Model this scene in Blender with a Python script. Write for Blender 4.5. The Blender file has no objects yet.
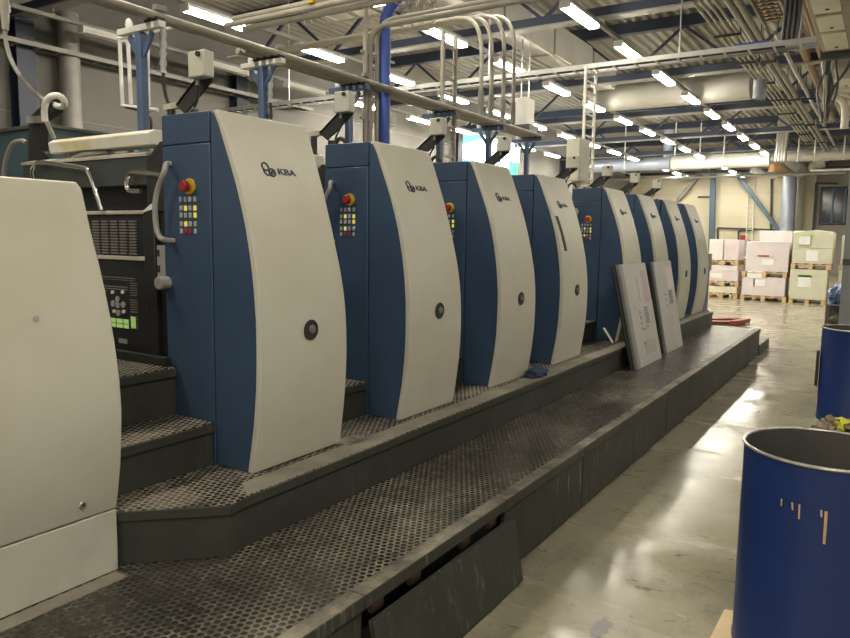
import bpy, bmesh, math, random
from mathutils import Vector, Matrix, noise
random.seed(7)
SC = bpy.context.scene
COL = SC.collection
PI = math.pi
# ------------------------------------------------------------------ camera model (metres, camera stands at x=0,y=0)
YAW, PITCH, ROLL, FPX, EYE = math.radians(32.43), math.radians(6.446), math.radians(0.778), 719.6, 1.6
_cy, _sy, _cp, _sp = math.cos(YAW), math.sin(YAW), math.cos(PITCH), math.sin(PITCH)
FW = Vector((-_sy*_cp, _cy*_cp, -_sp)); _r = Vector((_cy, _sy, 0)); _u = _r.cross(FW)
RT = math.cos(ROLL)*_r + math.sin(ROLL)*_u
DN = -(math.cos(ROLL)*_u - math.sin(ROLL)*_r)
EYEP = Vector((0, 0, EYE))
def ray(x, y): return RT*((x-425)/FPX) + DN*((y-319)/FPX) + FW
def PX(x, y, X): d = ray(x, y); return EYEP + d*(X/d.x)
def PY(x, y, Y): d = ray(x, y); return EYEP + d*(Y/d.y)
def PZ(x, y, Z): d = ray(x, y); return EYEP + d*((Z-EYE)/d.z)
cam = bpy.data.cameras.new('camera'); co = bpy.data.objects.new('camera', cam); COL.objects.link(co)
cam.sensor_width = 36; cam.sensor_fit = 'HORIZONTAL'; cam.lens = FPX/850*36; cam.clip_end = 200; cam.clip_start = .05
mw = Matrix.Identity(4)
for i in range(3):
    mw[i][0] = RT[i]; mw[i][1] = -DN[i]; mw[i][2] = -FW[i]; mw[i][3] = EYEP[i]
co.matrix_world = mw
SC.camera = co
SC.view_settings.view_transform = 'Standard'; SC.view_settings.look = 'None'; SC.view_settings.gamma = 1
SC.view_settings.exposure = 1.18

# ------------------------------------------------------------------ materials
def srgb(r, g, b):
    f = lambda c: (c/12.92 if c <= .04045 else ((c+.055)/1.055)**2.4)
    return (f(r/255), f(g/255), f(b/255))
class NT:
    def __init__(s, name):
        m = bpy.data.materials.new(name); m.use_nodes = True; s.m = m; s.t = m.node_tree; s.t.nodes.clear()
        s.out = s.n('ShaderNodeOutputMaterial'); s.b = s.n('ShaderNodeBsdfPrincipled')
        s.l(s.b.outputs[0], s.out.inputs[0])
    def n(s, ty, **kw):
        o = s.t.nodes.new(ty)
        for k, v in kw.items(): setattr(o, k, v)
        return o
    def l(s, a, b): s.t.links.new(a, b)
    def math(s, op, a, b=None, c=None):
        o = s.n('ShaderNodeMath', operation=op)
        for i, v in enumerate((a, b, c)):
            if v is None: continue
            if isinstance(v, (int, float)): o.inputs[i].default_value = v
            else: s.l(v, o.inputs[i])
        return o.outputs[0]
    def coord(s):
        return s.n('ShaderNodeNewGeometry').outputs['Position']
    def noise(s, scale, detail=3, rough=.5, vec=None, dist=0):
        o = s.n('ShaderNodeTexNoise'); o.inputs['Scale'].default_value = scale; o.inputs['Detail'].default_value = detail
        o.inputs['Roughness'].default_value = rough; o.inputs['Distortion'].default_value = dist
        s.l(vec if vec else s.coord(), o.inputs['Vector']); return o.outputs[0]
    def ramp(s, fac, stops):
        o = s.n('ShaderNodeValToRGB'); e = o.color_ramp.elements
        while len(e) < len(stops): e.new(.5)
        for i, (p, c) in enumerate(stops):
            e[i].position = p; e[i].color = (c, c, c, 1) if isinstance(c, (int, float)) else (*c, 1)
        s.l(fac, o.inputs[0]); return o.outputs[0]
    def mix(s, fac, a, b):
        o = s.n('ShaderNodeMix', data_type='RGBA')
        if isinstance(fac, (int, float)): o.inputs[0].default_value = fac
        else: s.l(fac, o.inputs[0])
        for i, v in ((6, a), (7, b)):
            if isinstance(v, tuple): o.inputs[i].default_value = (*v, 1)
            else: s.l(v, o.inputs[i])
        return o.outputs[2]
    def scalev(s, vec):
        o = s.n('ShaderNodeMapping'); o.inputs['Scale'].default_value = vec; s.l(s.coord(), o.inputs[0]); return o.outputs[0]
    def bump(s, h, strength=.3, dist=.01):
        o = s.n('ShaderNodeBump'); o.inputs['Strength'].default_value = strength; o.inputs['Distance'].default_value = dist
        s.l(h, o.inputs['Height']); s.l(o.outputs[0], s.b.inputs['Normal'])
    def set(s, col=None, rough=None, metal=None, spec=None):
        for k, v in (('Base Color', col), ('Roughness', rough), ('Metallic', metal), ('Specular IOR Level', spec)):
            if v is None: continue
            if isinstance(v, tuple): s.b.inputs[k].default_value = (*v, 1)
            elif isinstance(v, (int, float)): s.b.inputs[k].default_value = v
            else: s.l(v, s.b.inputs[k])
        return s.m
def paint(name, c, c2=None, sc=3.0, rough=.5, metal=0, spec=.5, lo=.4, hi=.75, bump=0):
    t = NT(name)
    if c2 is None: c2 = tuple(v*.8 for v in c)
    f = t.ramp(t.noise(sc, 5, .6), [(lo, 0.0), (hi, 1.0)])
    t.set(t.mix(f, c, c2), rough, metal, spec)
    if bump: t.bump(t.noise(sc*12, 3), bump, .003)
    return t.m
def emit(name, c, st):
    t = NT(name); t.set((0, 0, 0), .5)
    t.b.inputs['Emission Color'].default_value = (*c, 1); t.b.inputs['Emission Strength'].default_value = st
    return t.m
M = {}
M['cream'] = paint('cream_paint', (.545, .525, .44), (.485, .46, .37), 2.2, .42, spec=.4)
M['cream_dirty'] = paint('cream_paint_dirty', (.52, .50, .42), (.40, .37, .295), 3.2, .5, lo=.5, hi=.85)
M['blue'] = paint('blue_cabinet_paint', (.042, .073, .130), (.036, .063, .112), 3.5, .38, spec=.4)
M['navy'] = paint('navy_steel_paint', (.025, .033, .06), (.018, .022, .038), 1.5, .55)
M['steelblue'] = paint('blue_steel_paint', (.095, .145, .25), (.07, .11, .19), 2, .5)
M['brightblue'] = paint('bright_blue_paint', (.05, .10, .42), (.04, .08, .33), 2, .45)
M['dark'] = paint('black_machine_paint', (.016, .016, .016), (.03, .029, .027), 6, .45)
M['darkgreen'] = paint('dark_green_enamel', (.05, .06, .052), (.075, .08, .06), 4, .35, lo=.45, hi=.7)
M['galv'] = paint('galvanised_steel', (.42, .415, .40), (.33, .33, .32), 5, .42, .6)
M['galv_dull'] = paint('dull_zinc', (.28, .27, .25), (.21, .205, .19), 4, .55, .2)
M['conduit'] = paint('cream_conduit', (.38, .35, .29), (.28, .255, .21), 5, .5)
M['conduit_grey'] = paint('grey_conduit', (.26, .245, .215), (.20, .185, .16), 5, .45)
M['rust'] = paint('brown_duct_paint', (.30, .20, .125), (.22, .15, .10), 4, .6)
M['deck_steel'] = paint('roof_deck_steel', (.235, .220, .185), (.185, .172, .145), .9, .65)
M['white'] = paint('white_enamel', (.74, .73, .69), (.66, .65, .60), 4, .45)
M['navyblue'] = paint('navy_blue_column_paint', (.022, .031, .065), (.016, .023, .048), 2, .5)
M['steel_grey'] = paint('blue_grey_steel', (.20, .22, .25), (.16, .175, .20), 3, .6)
M['farblue'] = paint('weathered_blue_steel', (.085, .14, .20), (.07, .11, .16), 2, .5)
M['lamp_white'] = paint('lamp_housing_white', (.62, .61, .58), (.55, .54, .5), 4, .5)
M['lid'] = paint('stained_white_lid', (.74, .70, .60), (.62, .50, .22), 4.5, .4, lo=.52, hi=.72)
M['chrome'] = paint('chrome', (.70, .70, .68), (.55, .54, .5), 8, .22, .95)
M['rubber'] = paint('black_rubber', (.02, .02, .02), (.035, .033, .03), 9, .6)
M['grey_handle'] = paint('grey_handle_plastic', (.33, .32, .30), (.26, .25, .23), 9, .5)
M['red'] = paint('red_plastic', (.33, .02, .02), (.25, .015, .015), 9, .4)
M['yellow'] = paint('yellow_plastic', (.62, .40, .03), (.5, .32, .02), 9, .45)
M['key'] = paint('grey_key', (.42, .40, .42), (.35, .33, .36), 20, .5)
M['keygreen'] = paint('green_grey_key', (.40, .44, .36), (.33, .36, .3), 20, .5)
M['key_lit'] = emit('lit_yellow_key', (1, .78, .10), .32)
M['lcd'] = emit('green_display', (.55, .85, .25), .22)
M['logo'] = paint('dark_lettering', (.028, .04, .05), (.035, .045, .05), 9, .5)
M['drumblue'] = paint('blue_drum_paint', (.011, .030, .130), (.009, .024, .105), 2.2, .33, spec=.5)
M['drum_in'] = paint('drum_inside_grey', (.075, .07, .062), (.05, .047, .042), 3, .6)
M['drum_rim'] = paint('bare_steel_rim', (.50, .48, .44), (.33, .31, .28), 12, .35, .7)
M['brass_scratch'] = paint('scratched_bare_metal', (.62, .42, .20), (.5, .33, .15), 15, .5)
M['wood'] = paint('pallet_wood', (.62, .45, .25), (.48, .33, .17), 7, .7)
M['plywood'] = paint('pale_plywood', (.72, .55, .33), (.62, .46, .27), 6, .6)
M['cart_white'] = paint('wrapped_white_cardboard', (.74, .72, .72), (.68, .64, .65), 3, .55)
M['cart_pink'] = paint('pinkish_wrapped_paper', (.70, .63, .64), (.62, .54, .56), 3, .5)
M['cart_green'] = paint('wrapped_greenish_cardboard', (.62, .61, .48), (.54, .53, .41), 3, .5)
M['cart_cream'] = paint('cream_cardboard', (.74, .69, .56), (.66, .61, .49), 3, .55)
M['paper'] = paint('white_paper', (.82, .82, .80), (.76, .76, .74), 8, .6)
M['paper_green'] = paint('pale_green_label', (.45, .68, .28), (.40, .62, .25), 8, .6)
M['ink'] = paint('grey_print', (.12, .11, .12), (.18, .17, .18), 30, .6)
M['pink_ink'] = paint('faded_red_print', (.50, .40, .40), (.48, .42, .41), 30, .6)
M['magenta'] = paint('crimson_print', (.45, .06, .14), (.4, .08, .15), 30, .6)
M['board'] = paint('grey_white_board', (.55, .53, .50), (.47, .45, .43), 3, .4)
M['board_edge'] = paint('grey_board_edge', (.30, .30, .30), (.24, .24, .24), 8, .5)
M['wall_left'] = paint('left_wall_cladding', (.155, .147, .135), (.125, .118, .108), .6, .7)
M['wall_far'] = paint('far_wall_cladding', (.62, .56, .42), (.56, .50, .37), .5, .7)
M['wall_grey'] = paint('grey_brown_wall', (.27, .24, .21), (.22, .195, .17), .8, .8)
M['fork_red'] = paint('faded_red_steel', (.24, .055, .04), (.18, .045, .035), 5, .5)
M['teal'] = paint('teal_machine_paint', (.038, .075, .088), (.028, .055, .06), 3, .5)
M['rag_olive'] = paint('olive_rag', (.16, .13, .07), (.09, .075, .04), 14, .9)
M['rag_yellow'] = paint('yellow_green_rag', (.55, .55, .06), (.40, .40, .04), 14, .9)
M['rag_brown'] = paint('brown_rag', (.20, .14, .10), (.28, .20, .15), 14, .9)
M['rag_blue'] = paint('blue_rag', (.025, .045, .10), (.015, .025, .06), 14, .9)
M['bag_blue'] = paint('blue_plastic_bag', (.10, .16, .34), (.35, .40, .50), 16, .35, lo=.5, hi=.7)
M['trolley'] = paint('grey_trolley_steel', (.16, .16, .15), (.10, .10, .095), 5, .5)
M['grey_column'] = paint('grey_column_paint', (.20, .21, .21), (.16, .165, .165), 3, .5)
M['band'] = paint('dark_band', (.04, .04, .04), (.05, .05, .05), 3, .5)
M['duct'] = paint('dull_duct_metal', (.40, .385, .35), (.33, .315, .285), 1.5, .65, 0)
M['pipe_blue_grey'] = paint('bluish_spiral_duct', (.42, .46, .55), (.36, .40, .48), 2, .4, .3)
M['shade_fabric'] = paint('dirty_trunking', (.30, .27, .22), (.24, .21, .17), 4, .7)
M['dark_glass'] = paint('dark_glass', (.02, .025, .03), (.03, .035, .045), 1.5, .1)
M['tube'] = emit('fluorescent_tube', (1.0, .935, .78), 50.0)
M['tube_off'] = paint('unlit_tube', (.55, .54, .50), (.5, .49, .45), 4, .4)
M['sky_pane'] = emit('daylight_pane', (.86, .96, 1.0), 5.0)
M['cyan_beam'] = emit('cyan_tinted_pane', (.18, .72, .78), 1.0)
M['green_pane'] = emit('green_tinted_pane', (.05, .55, .36), .8)
M['vent_bar'] = paint('vent_metal', (.26, .235, .20), (.16, .14, .12), 14, .5)
M['dirty_bar'] = paint('dusty_metal_bar', (.50, .46, .37), (.32, .28, .20), 10, .5)
M['orange_wrap'] = paint('orange_insulation', (.55, .30, .14), (.62, .42, .26), 5, .8)

def riser_mat(amt, nm):
    t = NT(nm)
    f = t.ramp(t.noise(2.5, 5, .65), [(.42, 0.0), (.7, 1.0)])
    c = t.mix(f, (.035, .037, .029), (.056, .056, .044))
    st = t.ramp(t.noise(1, 4, .7, t.scalev((30, 30, 3))), [(.56, 0.0), (.70, 1.0)])
    st2 = t.ramp(t.noise(1.6, 2), [(.44, 0.0), (.60, 1.0)])
    c = t.mix(t.math('MULTIPLY', t.math('MULTIPLY', st, st2), amt), c, (.36, .34, .28))
    return t.set(c, .55, 0, .35)
M['riser'] = riser_mat(.6, 'scratched_dark_green_paint'); M['riser_clean'] = riser_mat(.08, 'dark_green_paint')
def stud_mat(name, dust_lo, dust_hi, heavy_amt):
    t = NT(name)
    sx = t.n('ShaderNodeSeparateXYZ'); t.l(t.coord(), sx.inputs[0]); X, Y = sx.outputs[0], sx.outputs[1]
    p = .030; py = p*.866
    v = t.math('DIVIDE', Y, py); row = t.math('FLOOR', v)
    off = t.math('MULTIPLY', t.math('FLOORED_MODULO', row, 2.0), .5)
    u = t.math('ADD', t.math('DIVIDE', X, p), off)
    fu = t.math('SUBTRACT', t.math('FRACT', u), .5); fv = t.math('MULTIPLY', t.math('SUBTRACT', t.math('FRACT', v), .5), .866)
    d = t.math('SQRT', t.math('ADD', t.math('MULTIPLY', fu, fu), t.math('MULTIPLY', fv, fv)))
    stud = t.ramp(d, [(.35, 1.0), (.45, 0.0)])                   # 1 on the raised stud
    big = t.noise(1, 5, .62, t.scalev((2.6, 1.5, 1))); fine = t.noise(28, 4, .65)
    fl = t.math('MULTIPLY', t.ramp(t.noise(24, 5, .75), [(.46, 0.0), (.58, 1.0)]), t.ramp(t.noise(1, 4, .6, t.scalev((4.5, 2.2, 1))), [(.40, .12), (.60, 1.0)]))
    dust = t.ramp(t.math('ADD', big, t.math('MULTIPLY', t.math('SUBTRACT', fine, .5), .55)), [(dust_lo, 0.0), (dust_hi, 1.0)])
    gap = t.math('SUBTRACT', 1.0, stud)
    dg = t.math('MULTIPLY', gap, t.math('MINIMUM', t.math('ADD', t.math('ADD', t.math('MULTIPLY', dust, .55), t.math('MULTIPLY', fl, .62)), .035), 1.0))
    base = t.mix(t.ramp(t.noise(6, 4), [(.4, 0.0), (.7, 1.0)]), (.024, .023, .018), (.048, .044, .036))
    c = t.mix(dg, base, (.33, .295, .23))
    heavy = t.ramp(t.math('ADD', big, t.math('MULTIPLY', t.math('SUBTRACT', fine, .5), .3)), [(dust_hi-.02, 0.0), (dust_hi+.14, 1.0)])
    c = t.mix(t.math('MULTIPLY', heavy, heavy_amt), c, (.36, .30, .24))
    t.set(c, t.mix(stud, (.55,)*3, (.27,)*3), 0, .5)
    t.bump(stud, .5, .003)
    return t.m
M['tread'] = stud_mat('studded_rubber_tread', .50, .66, .45)
M['tread_dusty'] = stud_mat('dusty_studded_tread', .38, .54, .75)
def nosing_mat():
    t = NT('worn_nosing')
    f = t.ramp(t.noise(5, 6, .75), [(.38, 0.0), (.66, 1.0)])
    return t.set(t.mix(f, (.060, .056, .046), (.33, .29, .23)), .5, 0, .5)
M['nosing'] = nosing_mat()
def dust_mat():
    t = NT('dusty_edge_strip')
    f = t.ramp(t.noise(4, 6, .7), [(.35, 0.0), (.7, 1.0)])
    return t.set(t.mix(f, (.30, .275, .22), (.17, .155, .125)), .6, 0, .4)
M['dust_strip'] = dust_mat()
def floor_mat():
    t = NT('polished_concrete_floor')
    big = t.ramp(t.noise(.55, 5, .6), [(.35, 0.0), (.7, 1.0)])
    c = t.mix(big, (.315, .285, .205), (.235, .225, .16))
    mot = t.ramp(t.noise(4.5, 6, .7), [(.45, 0.0), (.75, 1.0)])
    c = t.mix(t.math('MULTIPLY', mot, .55), c, (.17, .15, .11))
    sc = t.ramp(t.noise(1, 3, .5, t.scalev((9, 22, 1)), 1.2), [(.655, 0.0), (.69, 1.0)])
    c = t.mix(t.math('MULTIPLY', sc, .7), c, (.07, .06, .05))
    sp = t.ramp(t.noise(55, 2, .5), [(.70, 0.0), (.74, 1.0)])
    c = t.mix(t.math('MULTIPLY', sp, .5), c, (.09, .08, .06))
    r = t.ramp(t.noise(1, 5, .65, t.scalev((.5, 2.4, 1))), [(.35, .11), (.62, .30)])
    sx = t.n('ShaderNodeSeparateXYZ'); t.l(t.coord(), sx.inputs[0])
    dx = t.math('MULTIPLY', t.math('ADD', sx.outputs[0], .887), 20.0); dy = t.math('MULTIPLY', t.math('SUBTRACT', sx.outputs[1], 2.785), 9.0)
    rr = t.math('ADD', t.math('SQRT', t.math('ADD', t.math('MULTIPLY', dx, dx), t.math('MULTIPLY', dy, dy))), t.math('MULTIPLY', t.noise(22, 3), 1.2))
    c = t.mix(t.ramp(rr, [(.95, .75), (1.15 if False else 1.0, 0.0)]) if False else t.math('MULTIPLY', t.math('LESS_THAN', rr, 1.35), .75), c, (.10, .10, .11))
    db = t.ramp(t.noise(3.2, 6, .75, t.scalev((1.3, .6, 1))), [(.52, 0.0), (.66, 1.0)])
    c = t.mix(t.math('MULTIPLY', db, .5), c, (.13, .105, .075))
    t.set(c, r, 0, .26)
    t.bump(t.noise(3.0, 4, .6, t.scalev((.5, 2.6, 1))), .022, .02)
    return t.m
M['floor'] = floor_mat()
def rib_wall(name, c, c2, pitch, axis):
    t = NT(name)
    f = t.ramp(t.noise(.6, 5, .6), [(.4, 0.0), (.75, 1.0)])
    t.set(t.mix(f, c, c2), .65)
    return t.m

# ------------------------------------------------------------------ mesh builder
class MB:
    def __init__(s): s.v = []; s.f = []
    def add(s, vs, fs):
        o = len(s.v); s.v += [Vector(v) for v in vs]; s.f += [tuple(i+o for i in f) for f in fs]; return s
    def box(s, a, b):
        x0, y0, z0 = a; x1, y1, z1 = b
        return s.add([(x0,y0,z0),(x1,y0,z0),(x1,y1,z0),(x0,y1,z0),(x0,y0,z1),(x1,y0,z1),(x1,y1,z1),(x0,y1,z1)],
                     [(0,3,2,1),(4,5,6,7),(0,1,5,4),(1,2,6,5),(2,3,7,6),(3,0,4,7)])
    def bar(s, p, q, w, h, up=(0,0,1)):
        p, q = Vector(p), Vector(q); d = (q-p).normalized(); up = Vector(up)
        if abs(d.dot(up)) > .98: up = Vector((1,0,0))
        a = d.cross(up).normalized()*w/2; b = a.normalized().cross(d).normalized()*h/2
        vs = [p-a-b,p+a-b,p+a+b,p-a+b,q-a-b,q+a-b,q+a+b,q-a+b]
        return s.add(vs, [(0,1,2,3),(7,6,5,4),(4,5,1,0),(5,6,2,1),(6,7,3,2),(7,4,0,3)])
    def prism(s, poly, off):
        n = len(poly); off = Vector(off); P = [Vector(p) for p in poly]
        nrm = Vector((0,0,0))
        for i in range(n): nrm += P[i].cross(P[(i+1) % n])
        if nrm.dot(off) > 0: P.reverse()
        return s.add(P+[p+off for p in P], [tuple(range(n)), tuple(range(2*n-1, n-1, -1))] + [(i, i+n, (i+1) % n+n, (i+1) % n) for i in range(n)])
    def tube(s, pts, r, n=8, caps=True, closed=False):
        P = [Vector(p) for p in pts]; m = len(P); R = r if isinstance(r, (list, tuple)) else [r]*m
        ref = None; vs = []
        for i in range(m):
            if closed: d = (P[(i+1) % m]-P[i-1]).normalized()
            else: d = (P[min(i+1, m-1)]-P[max(i-1, 0)]).normalized()
            if ref is None:
                ref = Vector((0,0,1)) if abs(d.z) < .9 else Vector((1,0,0))
            ref = (ref - d*ref.dot(d)).normalized(); b = d.cross(ref)
            for k in range(n):
                a = 2*PI*k/n; vs.append(P[i] + (ref*math.cos(a)+b*math.sin(a))*R[i])
        fs = []
        for i in range(m if closed else m-1):
            j = (i+1) % m
            for k in range(n):
                l = (k+1) % n; fs.append((i*n+k, i*n+l, j*n+l, j*n+k))
        if caps and not closed: fs += [tuple(range(n-1, -1, -1)), tuple(range((m-1)*n, m*n))]
        return s.add(vs, fs)
    def cyl(s, p, q, r, n=16, r2=None): return s.tube([p, q], [r, r if r2 is None else r2], n)
    def lathe(s, prof, c, n=48, close=False):
        vs = []; fs = []; m = len(prof)
        for k in range(n):
            a = 2*PI*k/n
            for (r, z) in prof: vs.append((c[0]+r*math.cos(a), c[1]+r*math.sin(a), z))
        for k in range(n):
            l = (k+1) % n
            for i in range(m-1 if not close else m):
                j = (i+1) % m; fs.append((k*m+i, l*m+i, l*m+j, k*m+j))
        return s.add(vs, fs)
    def blob(s, c, rx, ry, rz, seed=0, amp=.35, fr=2.5, sub=3):
        bm = bmesh.new(); bmesh.ops.create_icosphere(bm, subdivisions=sub, radius=1)
        vs = []
        for v in bm.verts:
            k = 1+amp*noise.noise(v.co*fr+Vector((seed*7.1, seed*3.3, seed)))+amp*.5*noise.noise(v.co*fr*2.7+Vector((seed, 0, 5)))
            q = Vector((v.co.x*rx*k, v.co.y*ry*k, max(v.co.z, -.55)*rz*k)); vs.append(Vector(c)+q)
        fs = [tuple(v.index for v in f.verts) for f in bm.faces]; bm.free()
        return s.add(vs, fs)
    def text(s, body, size, org, ux, uy, sx=1.0, depth=.001, bold=0.0):
        cu = bpy.data.curves.new('t', 'FONT'); cu.body = body; cu.size = size; cu.extrude = depth; cu.offset = bold; cu.resolution_u = 3
        o = bpy.data.objects.new('t', cu); COL.objects.link(o); bpy.context.view_layer.update()
        me = bpy.data.meshes.new_from_object(o.evaluated_get(bpy.context.evaluated_depsgraph_get()))
        ux, uy = Vector(ux).normalized(), Vector(uy).normalized(); uz = ux.cross(uy)
        s.add([Vector(org)+ux*v.co.x*sx+uy*v.co.y+uz*v.co.z for v in me.vertices], [tuple(p.vertices) for p in me.polygons])
        bpy.data.objects.remove(o); bpy.data.curves.remove(cu); bpy.data.meshes.remove(me)
        return s
    def build(s, name, mat, parent=None, bevel=0, ang=35, seg=2, base=None):
        if parent is not None: b = BASE[parent.name]
        elif base is not None: b = Vector(base)
        else:
            xs = [v.x for v in s.v]; ys = [v.y for v in s.v]; zs = [v.z for v in s.v]
            b = Vector(((min(xs)+max(xs))/2, (min(ys)+max(ys))/2, min(zs)))
        me = bpy.data.meshes.new(name); me.from_pydata([v-b for v in s.v], [], s.f); me.validate(); me.update()
        bm = bmesh.new(); bm.from_mesh(me); bmesh.ops.recalc_face_normals(bm, faces=bm.faces); bm.to_mesh(me); bm.free()
        me.materials.append(M[mat] if isinstance(mat, str) else mat)
        for p in me.polygons: p.use_smooth = True
        me.set_sharp_from_angle(angle=math.radians(ang))
        o = bpy.data.objects.new(name, me); COL.objects.link(o)
        if parent is not None: o.parent = parent
        else: o.location = b
        BASE[o.name] = b
        if bevel:
            md = o.modifiers.new('bevel', 'BEVEL'); md.width = bevel; md.segments = seg; md.limit_method = 'ANGLE'; md.angle_limit = math.radians(40)
            md.harden_normals = False
        return o
BASE = {}
def tag(o, label, cat, group=None, kind=None):
    o['label'] = label; o['category'] = cat
    if group: o['group'] = group
    if kind: o['kind'] = kind
    return o
def thing(name, label, cat, loc, group=None):
    o = bpy.data.objects.new(name, None); COL.objects.link(o); o.location = loc; o.empty_display_size = .1
    BASE[o.name] = Vector(loc); return tag(o, label, cat, group)
def struct(name, mb, mat, bevel=0, ang=35):
    o = mb.build(name, mat, None, bevel, ang); o['kind'] = 'structure'; return o
def copy_tree(o, dloc=None, parent=None):
    c = o.copy(); COL.objects.link(c)
    if parent is not None: c.parent = parent
    if dloc is not None: c.location = o.location + Vector(dloc)
    for ch in list(o.children): copy_tree(ch, None, c)
    return c
ORD = ['first','second','third','fourth','fifth','sixth','seventh','eighth','ninth','tenth','eleventh','twelfth','thirteenth','fourteenth','fifteenth','sixteenth','seventeenth','eighteenth']
def bez(p, ts=10):
    p = [Vector(q) for q in p]; out = []
    for i in range(ts+1):
        t = i/ts; q = p[:]
        while len(q) > 1: q = [q[k].lerp(q[k+1], t) for k in range(len(q)-1)]
        out.append(q[0])
    return out
def catm(p, ts=6):
    p = [Vector(q) for q in p]; P = [2*p[0]-p[1]]+p+[2*p[-1]-p[-2]]; out = []
    for i in range(1, len(P)-2):
        for k in range(ts):
            t = k/ts; a, b, c, d = P[i-1:i+3]
            out.append(.5*((2*b)+(c-a)*t+(2*a-5*b+4*c-d)*t*t+(3*b-a-3*c+d)*t**3))
    return out+[p[-1]]

# ------------------------------------------------------------------ setting
YF, XL, ZD = 45.0, -13.7, 6.85
struct('floor', MB().box((-14, -6, -.2), (10, 45.3, 0)), 'floor')
mb = MB(); x = -14.0; prof = []
while x < 10:
    prof += [(x, ZD), (x+.07, ZD), (x+.105, ZD+.07), (x+.215, ZD+.07)]; x += .25
vs = []; fs = []
for (px, pz) in prof: vs += [(px, -6, pz), (px, YF+.3, pz)]
for i in range(len(prof)-1): fs.append((2*i, 2*i+1, 2*i+3, 2*i+2))
n0 = len(vs)
for (px, pz) in (prof[0], prof[-1]): vs += [(px, -6, ZD+.2), (px, YF+.3, ZD+.2)]
fs += [(n0, n0+1, n0+3, n0+2), (0, 1, n0+1, n0), (2*len(prof)-2, 2*len(prof)-1, n0+3, n0+2)]
mb.add(vs, fs); struct('ceiling', mb, 'deck_steel', ang=20)
# left wall with a window opening (y 23.6..29, z 3.0..5.75)
WY0, WY1, WZ0, WZ1 = 23.75, 29.2, 2.6, 5.75
mb = MB().box((XL-.25, -6, 0), (XL, WY0, ZD)).box((XL-.25, WY1, 0), (XL, 45.3, ZD)).box((XL-.25, WY0, 0), (XL, WY1, WZ0)).box((XL-.25, WY0, WZ1), (XL, WY1, ZD))
struct('wall_left', mb, 'wall_left')
mb = MB()
for z in (1.4, 2.6, 3.8, 5.0): mb.box((XL, -6, z-.012), (XL+.015, WY0-.3, z+.012))
struct('trim_1', mb, 'wall_grey')
w = thing('window_1', 'x', 'window', (XL-.1, 26.5, WZ0)); del w['label']; del w['category']; w['kind'] = 'structure'
mb = MB().box((XL-.16, WY0, WZ0), (XL-.14, WY1, WZ1)); mb.build('pane', 'sky_pane', w)
mb = MB()
for a, b in (((WY0, WZ0), (WY1, WZ0+.08)), ((WY0, WZ1-.08), (WY1, WZ1)), ((WY0, WZ0), (WY0+.08, WZ1)), ((WY1-.08, WZ0), (WY1, WZ1)), ((26.4, WZ0), (26.48, WZ1))):
    mb.box((XL-.13, a[0], a[1]), (XL-.02, b[0], b[1]))
mb.build('window_frame', 'galv_dull', w)
MB().box((XL-.135, WY0+.1, 4.45), (XL-.12, 28.2, 4.62)).build('tinted_strip', 'cyan_beam', w)
MB().prism([(XL-.135, WY0+.1, 5.0), (XL-.135, 26.2, 5.66), (XL-.135, WY0+.1, 5.66)], (.01, 0, 0)).build('tinted_strip', 'cyan_beam', w)
MB().box((XL-.135, 28.3, WZ0+.1), (XL-.12, 29.1, 4.9)).build('tinted_strip', 'green_pane', w)
# far wall, pale on the left, grey-brown recess with a dark opening on the right
xr = PY(815, 200, YF).x
mb = MB().box((-14, YF, 0), (xr, YF+.25, ZD)); struct('wall_far', mb, 'wall_far')
a = PY(822, 188, YF); b = PY(856, 224, YF)
mb = MB().box((xr, YF, 0), (10, YF+.25, b.z)).box((xr, YF, a.z), (10, YF+.25, ZD)).box((xr, YF, b.z), (a.x, YF+.25, a.z)).box((b.x, YF, b.z), (10, YF+.25, a.z))
struct('wall_far_right', mb, 'wall_grey')
w = thing('window_2', 'x', 'window', ((a.x+b.x)/2, YF, b.z)); del w['label']; del w['category']; w['kind'] = 'structure'
MB().box((a.x, YF+.12, b.z), (b.x, YF+.2, a.z)).build('pane', 'dark_glass', w)
mb = MB()
for t in (0, .33, .66, 1): xx = a.x+(b.x-a.x)*t; mb.box((xx-.05, YF+.0, b.z), (xx+.05, YF+.15, a.z))
mb.box((a.x, YF, b.z-.05), (b.x, YF+.15, b.z+.05)).box((a.x, YF, a.z-.05), (b.x, YF+.15, a.z+.05)).build('window_frame', 'steelblue', w)
mb = MB()
for z in (1.6, 3.0, 4.4): mb.box((-14, YF-.02, z-.02), (xr, YF, z+.02))
struct('trim_2', mb, 'cream_dirty')

# ------------------------------------------------------------------ roof trusses and wall columns
def truss(Y, i):
    zb, zt = 5.45, 6.72
    t = thing('roof_truss', 'dark navy steel roof truss, %s across the hall counting from the camera' % ORD[i], 'roof truss', (-2, Y, zb), 'dark roof trusses')
    MB().box((XL, Y-.09, zb+.04), (10, Y+.09, zb+.19)).build('bottom_chord', 'navy', t)
    MB().box((XL, Y-.12, zb), (10, Y+.12, zb+.03)).build('bottom_flange', 'galv_dull', t)
    MB().box((XL, Y-.1, zt-.13), (10, Y+.1, zt+.13)).build('top_chord', 'navy', t)
    x = XL+.6; up = True
    while x < 3.4:
        p = (x, Y, zb+.15) if up else (x, Y, zt-.1); q = (x+1.25, Y, zt-.1) if up else (x+1.25, Y, zb+.15)
        MB().bar(p, q, .06, .06).build('diagonal', 'navy', t); x += 1.25; up = not up
TY = [7.46, 12.73, 18.0, 23.27, 28.54, 33.8, 39.1, 44.2]
for i, Y in enumerate(TY): truss(Y, i)
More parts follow.
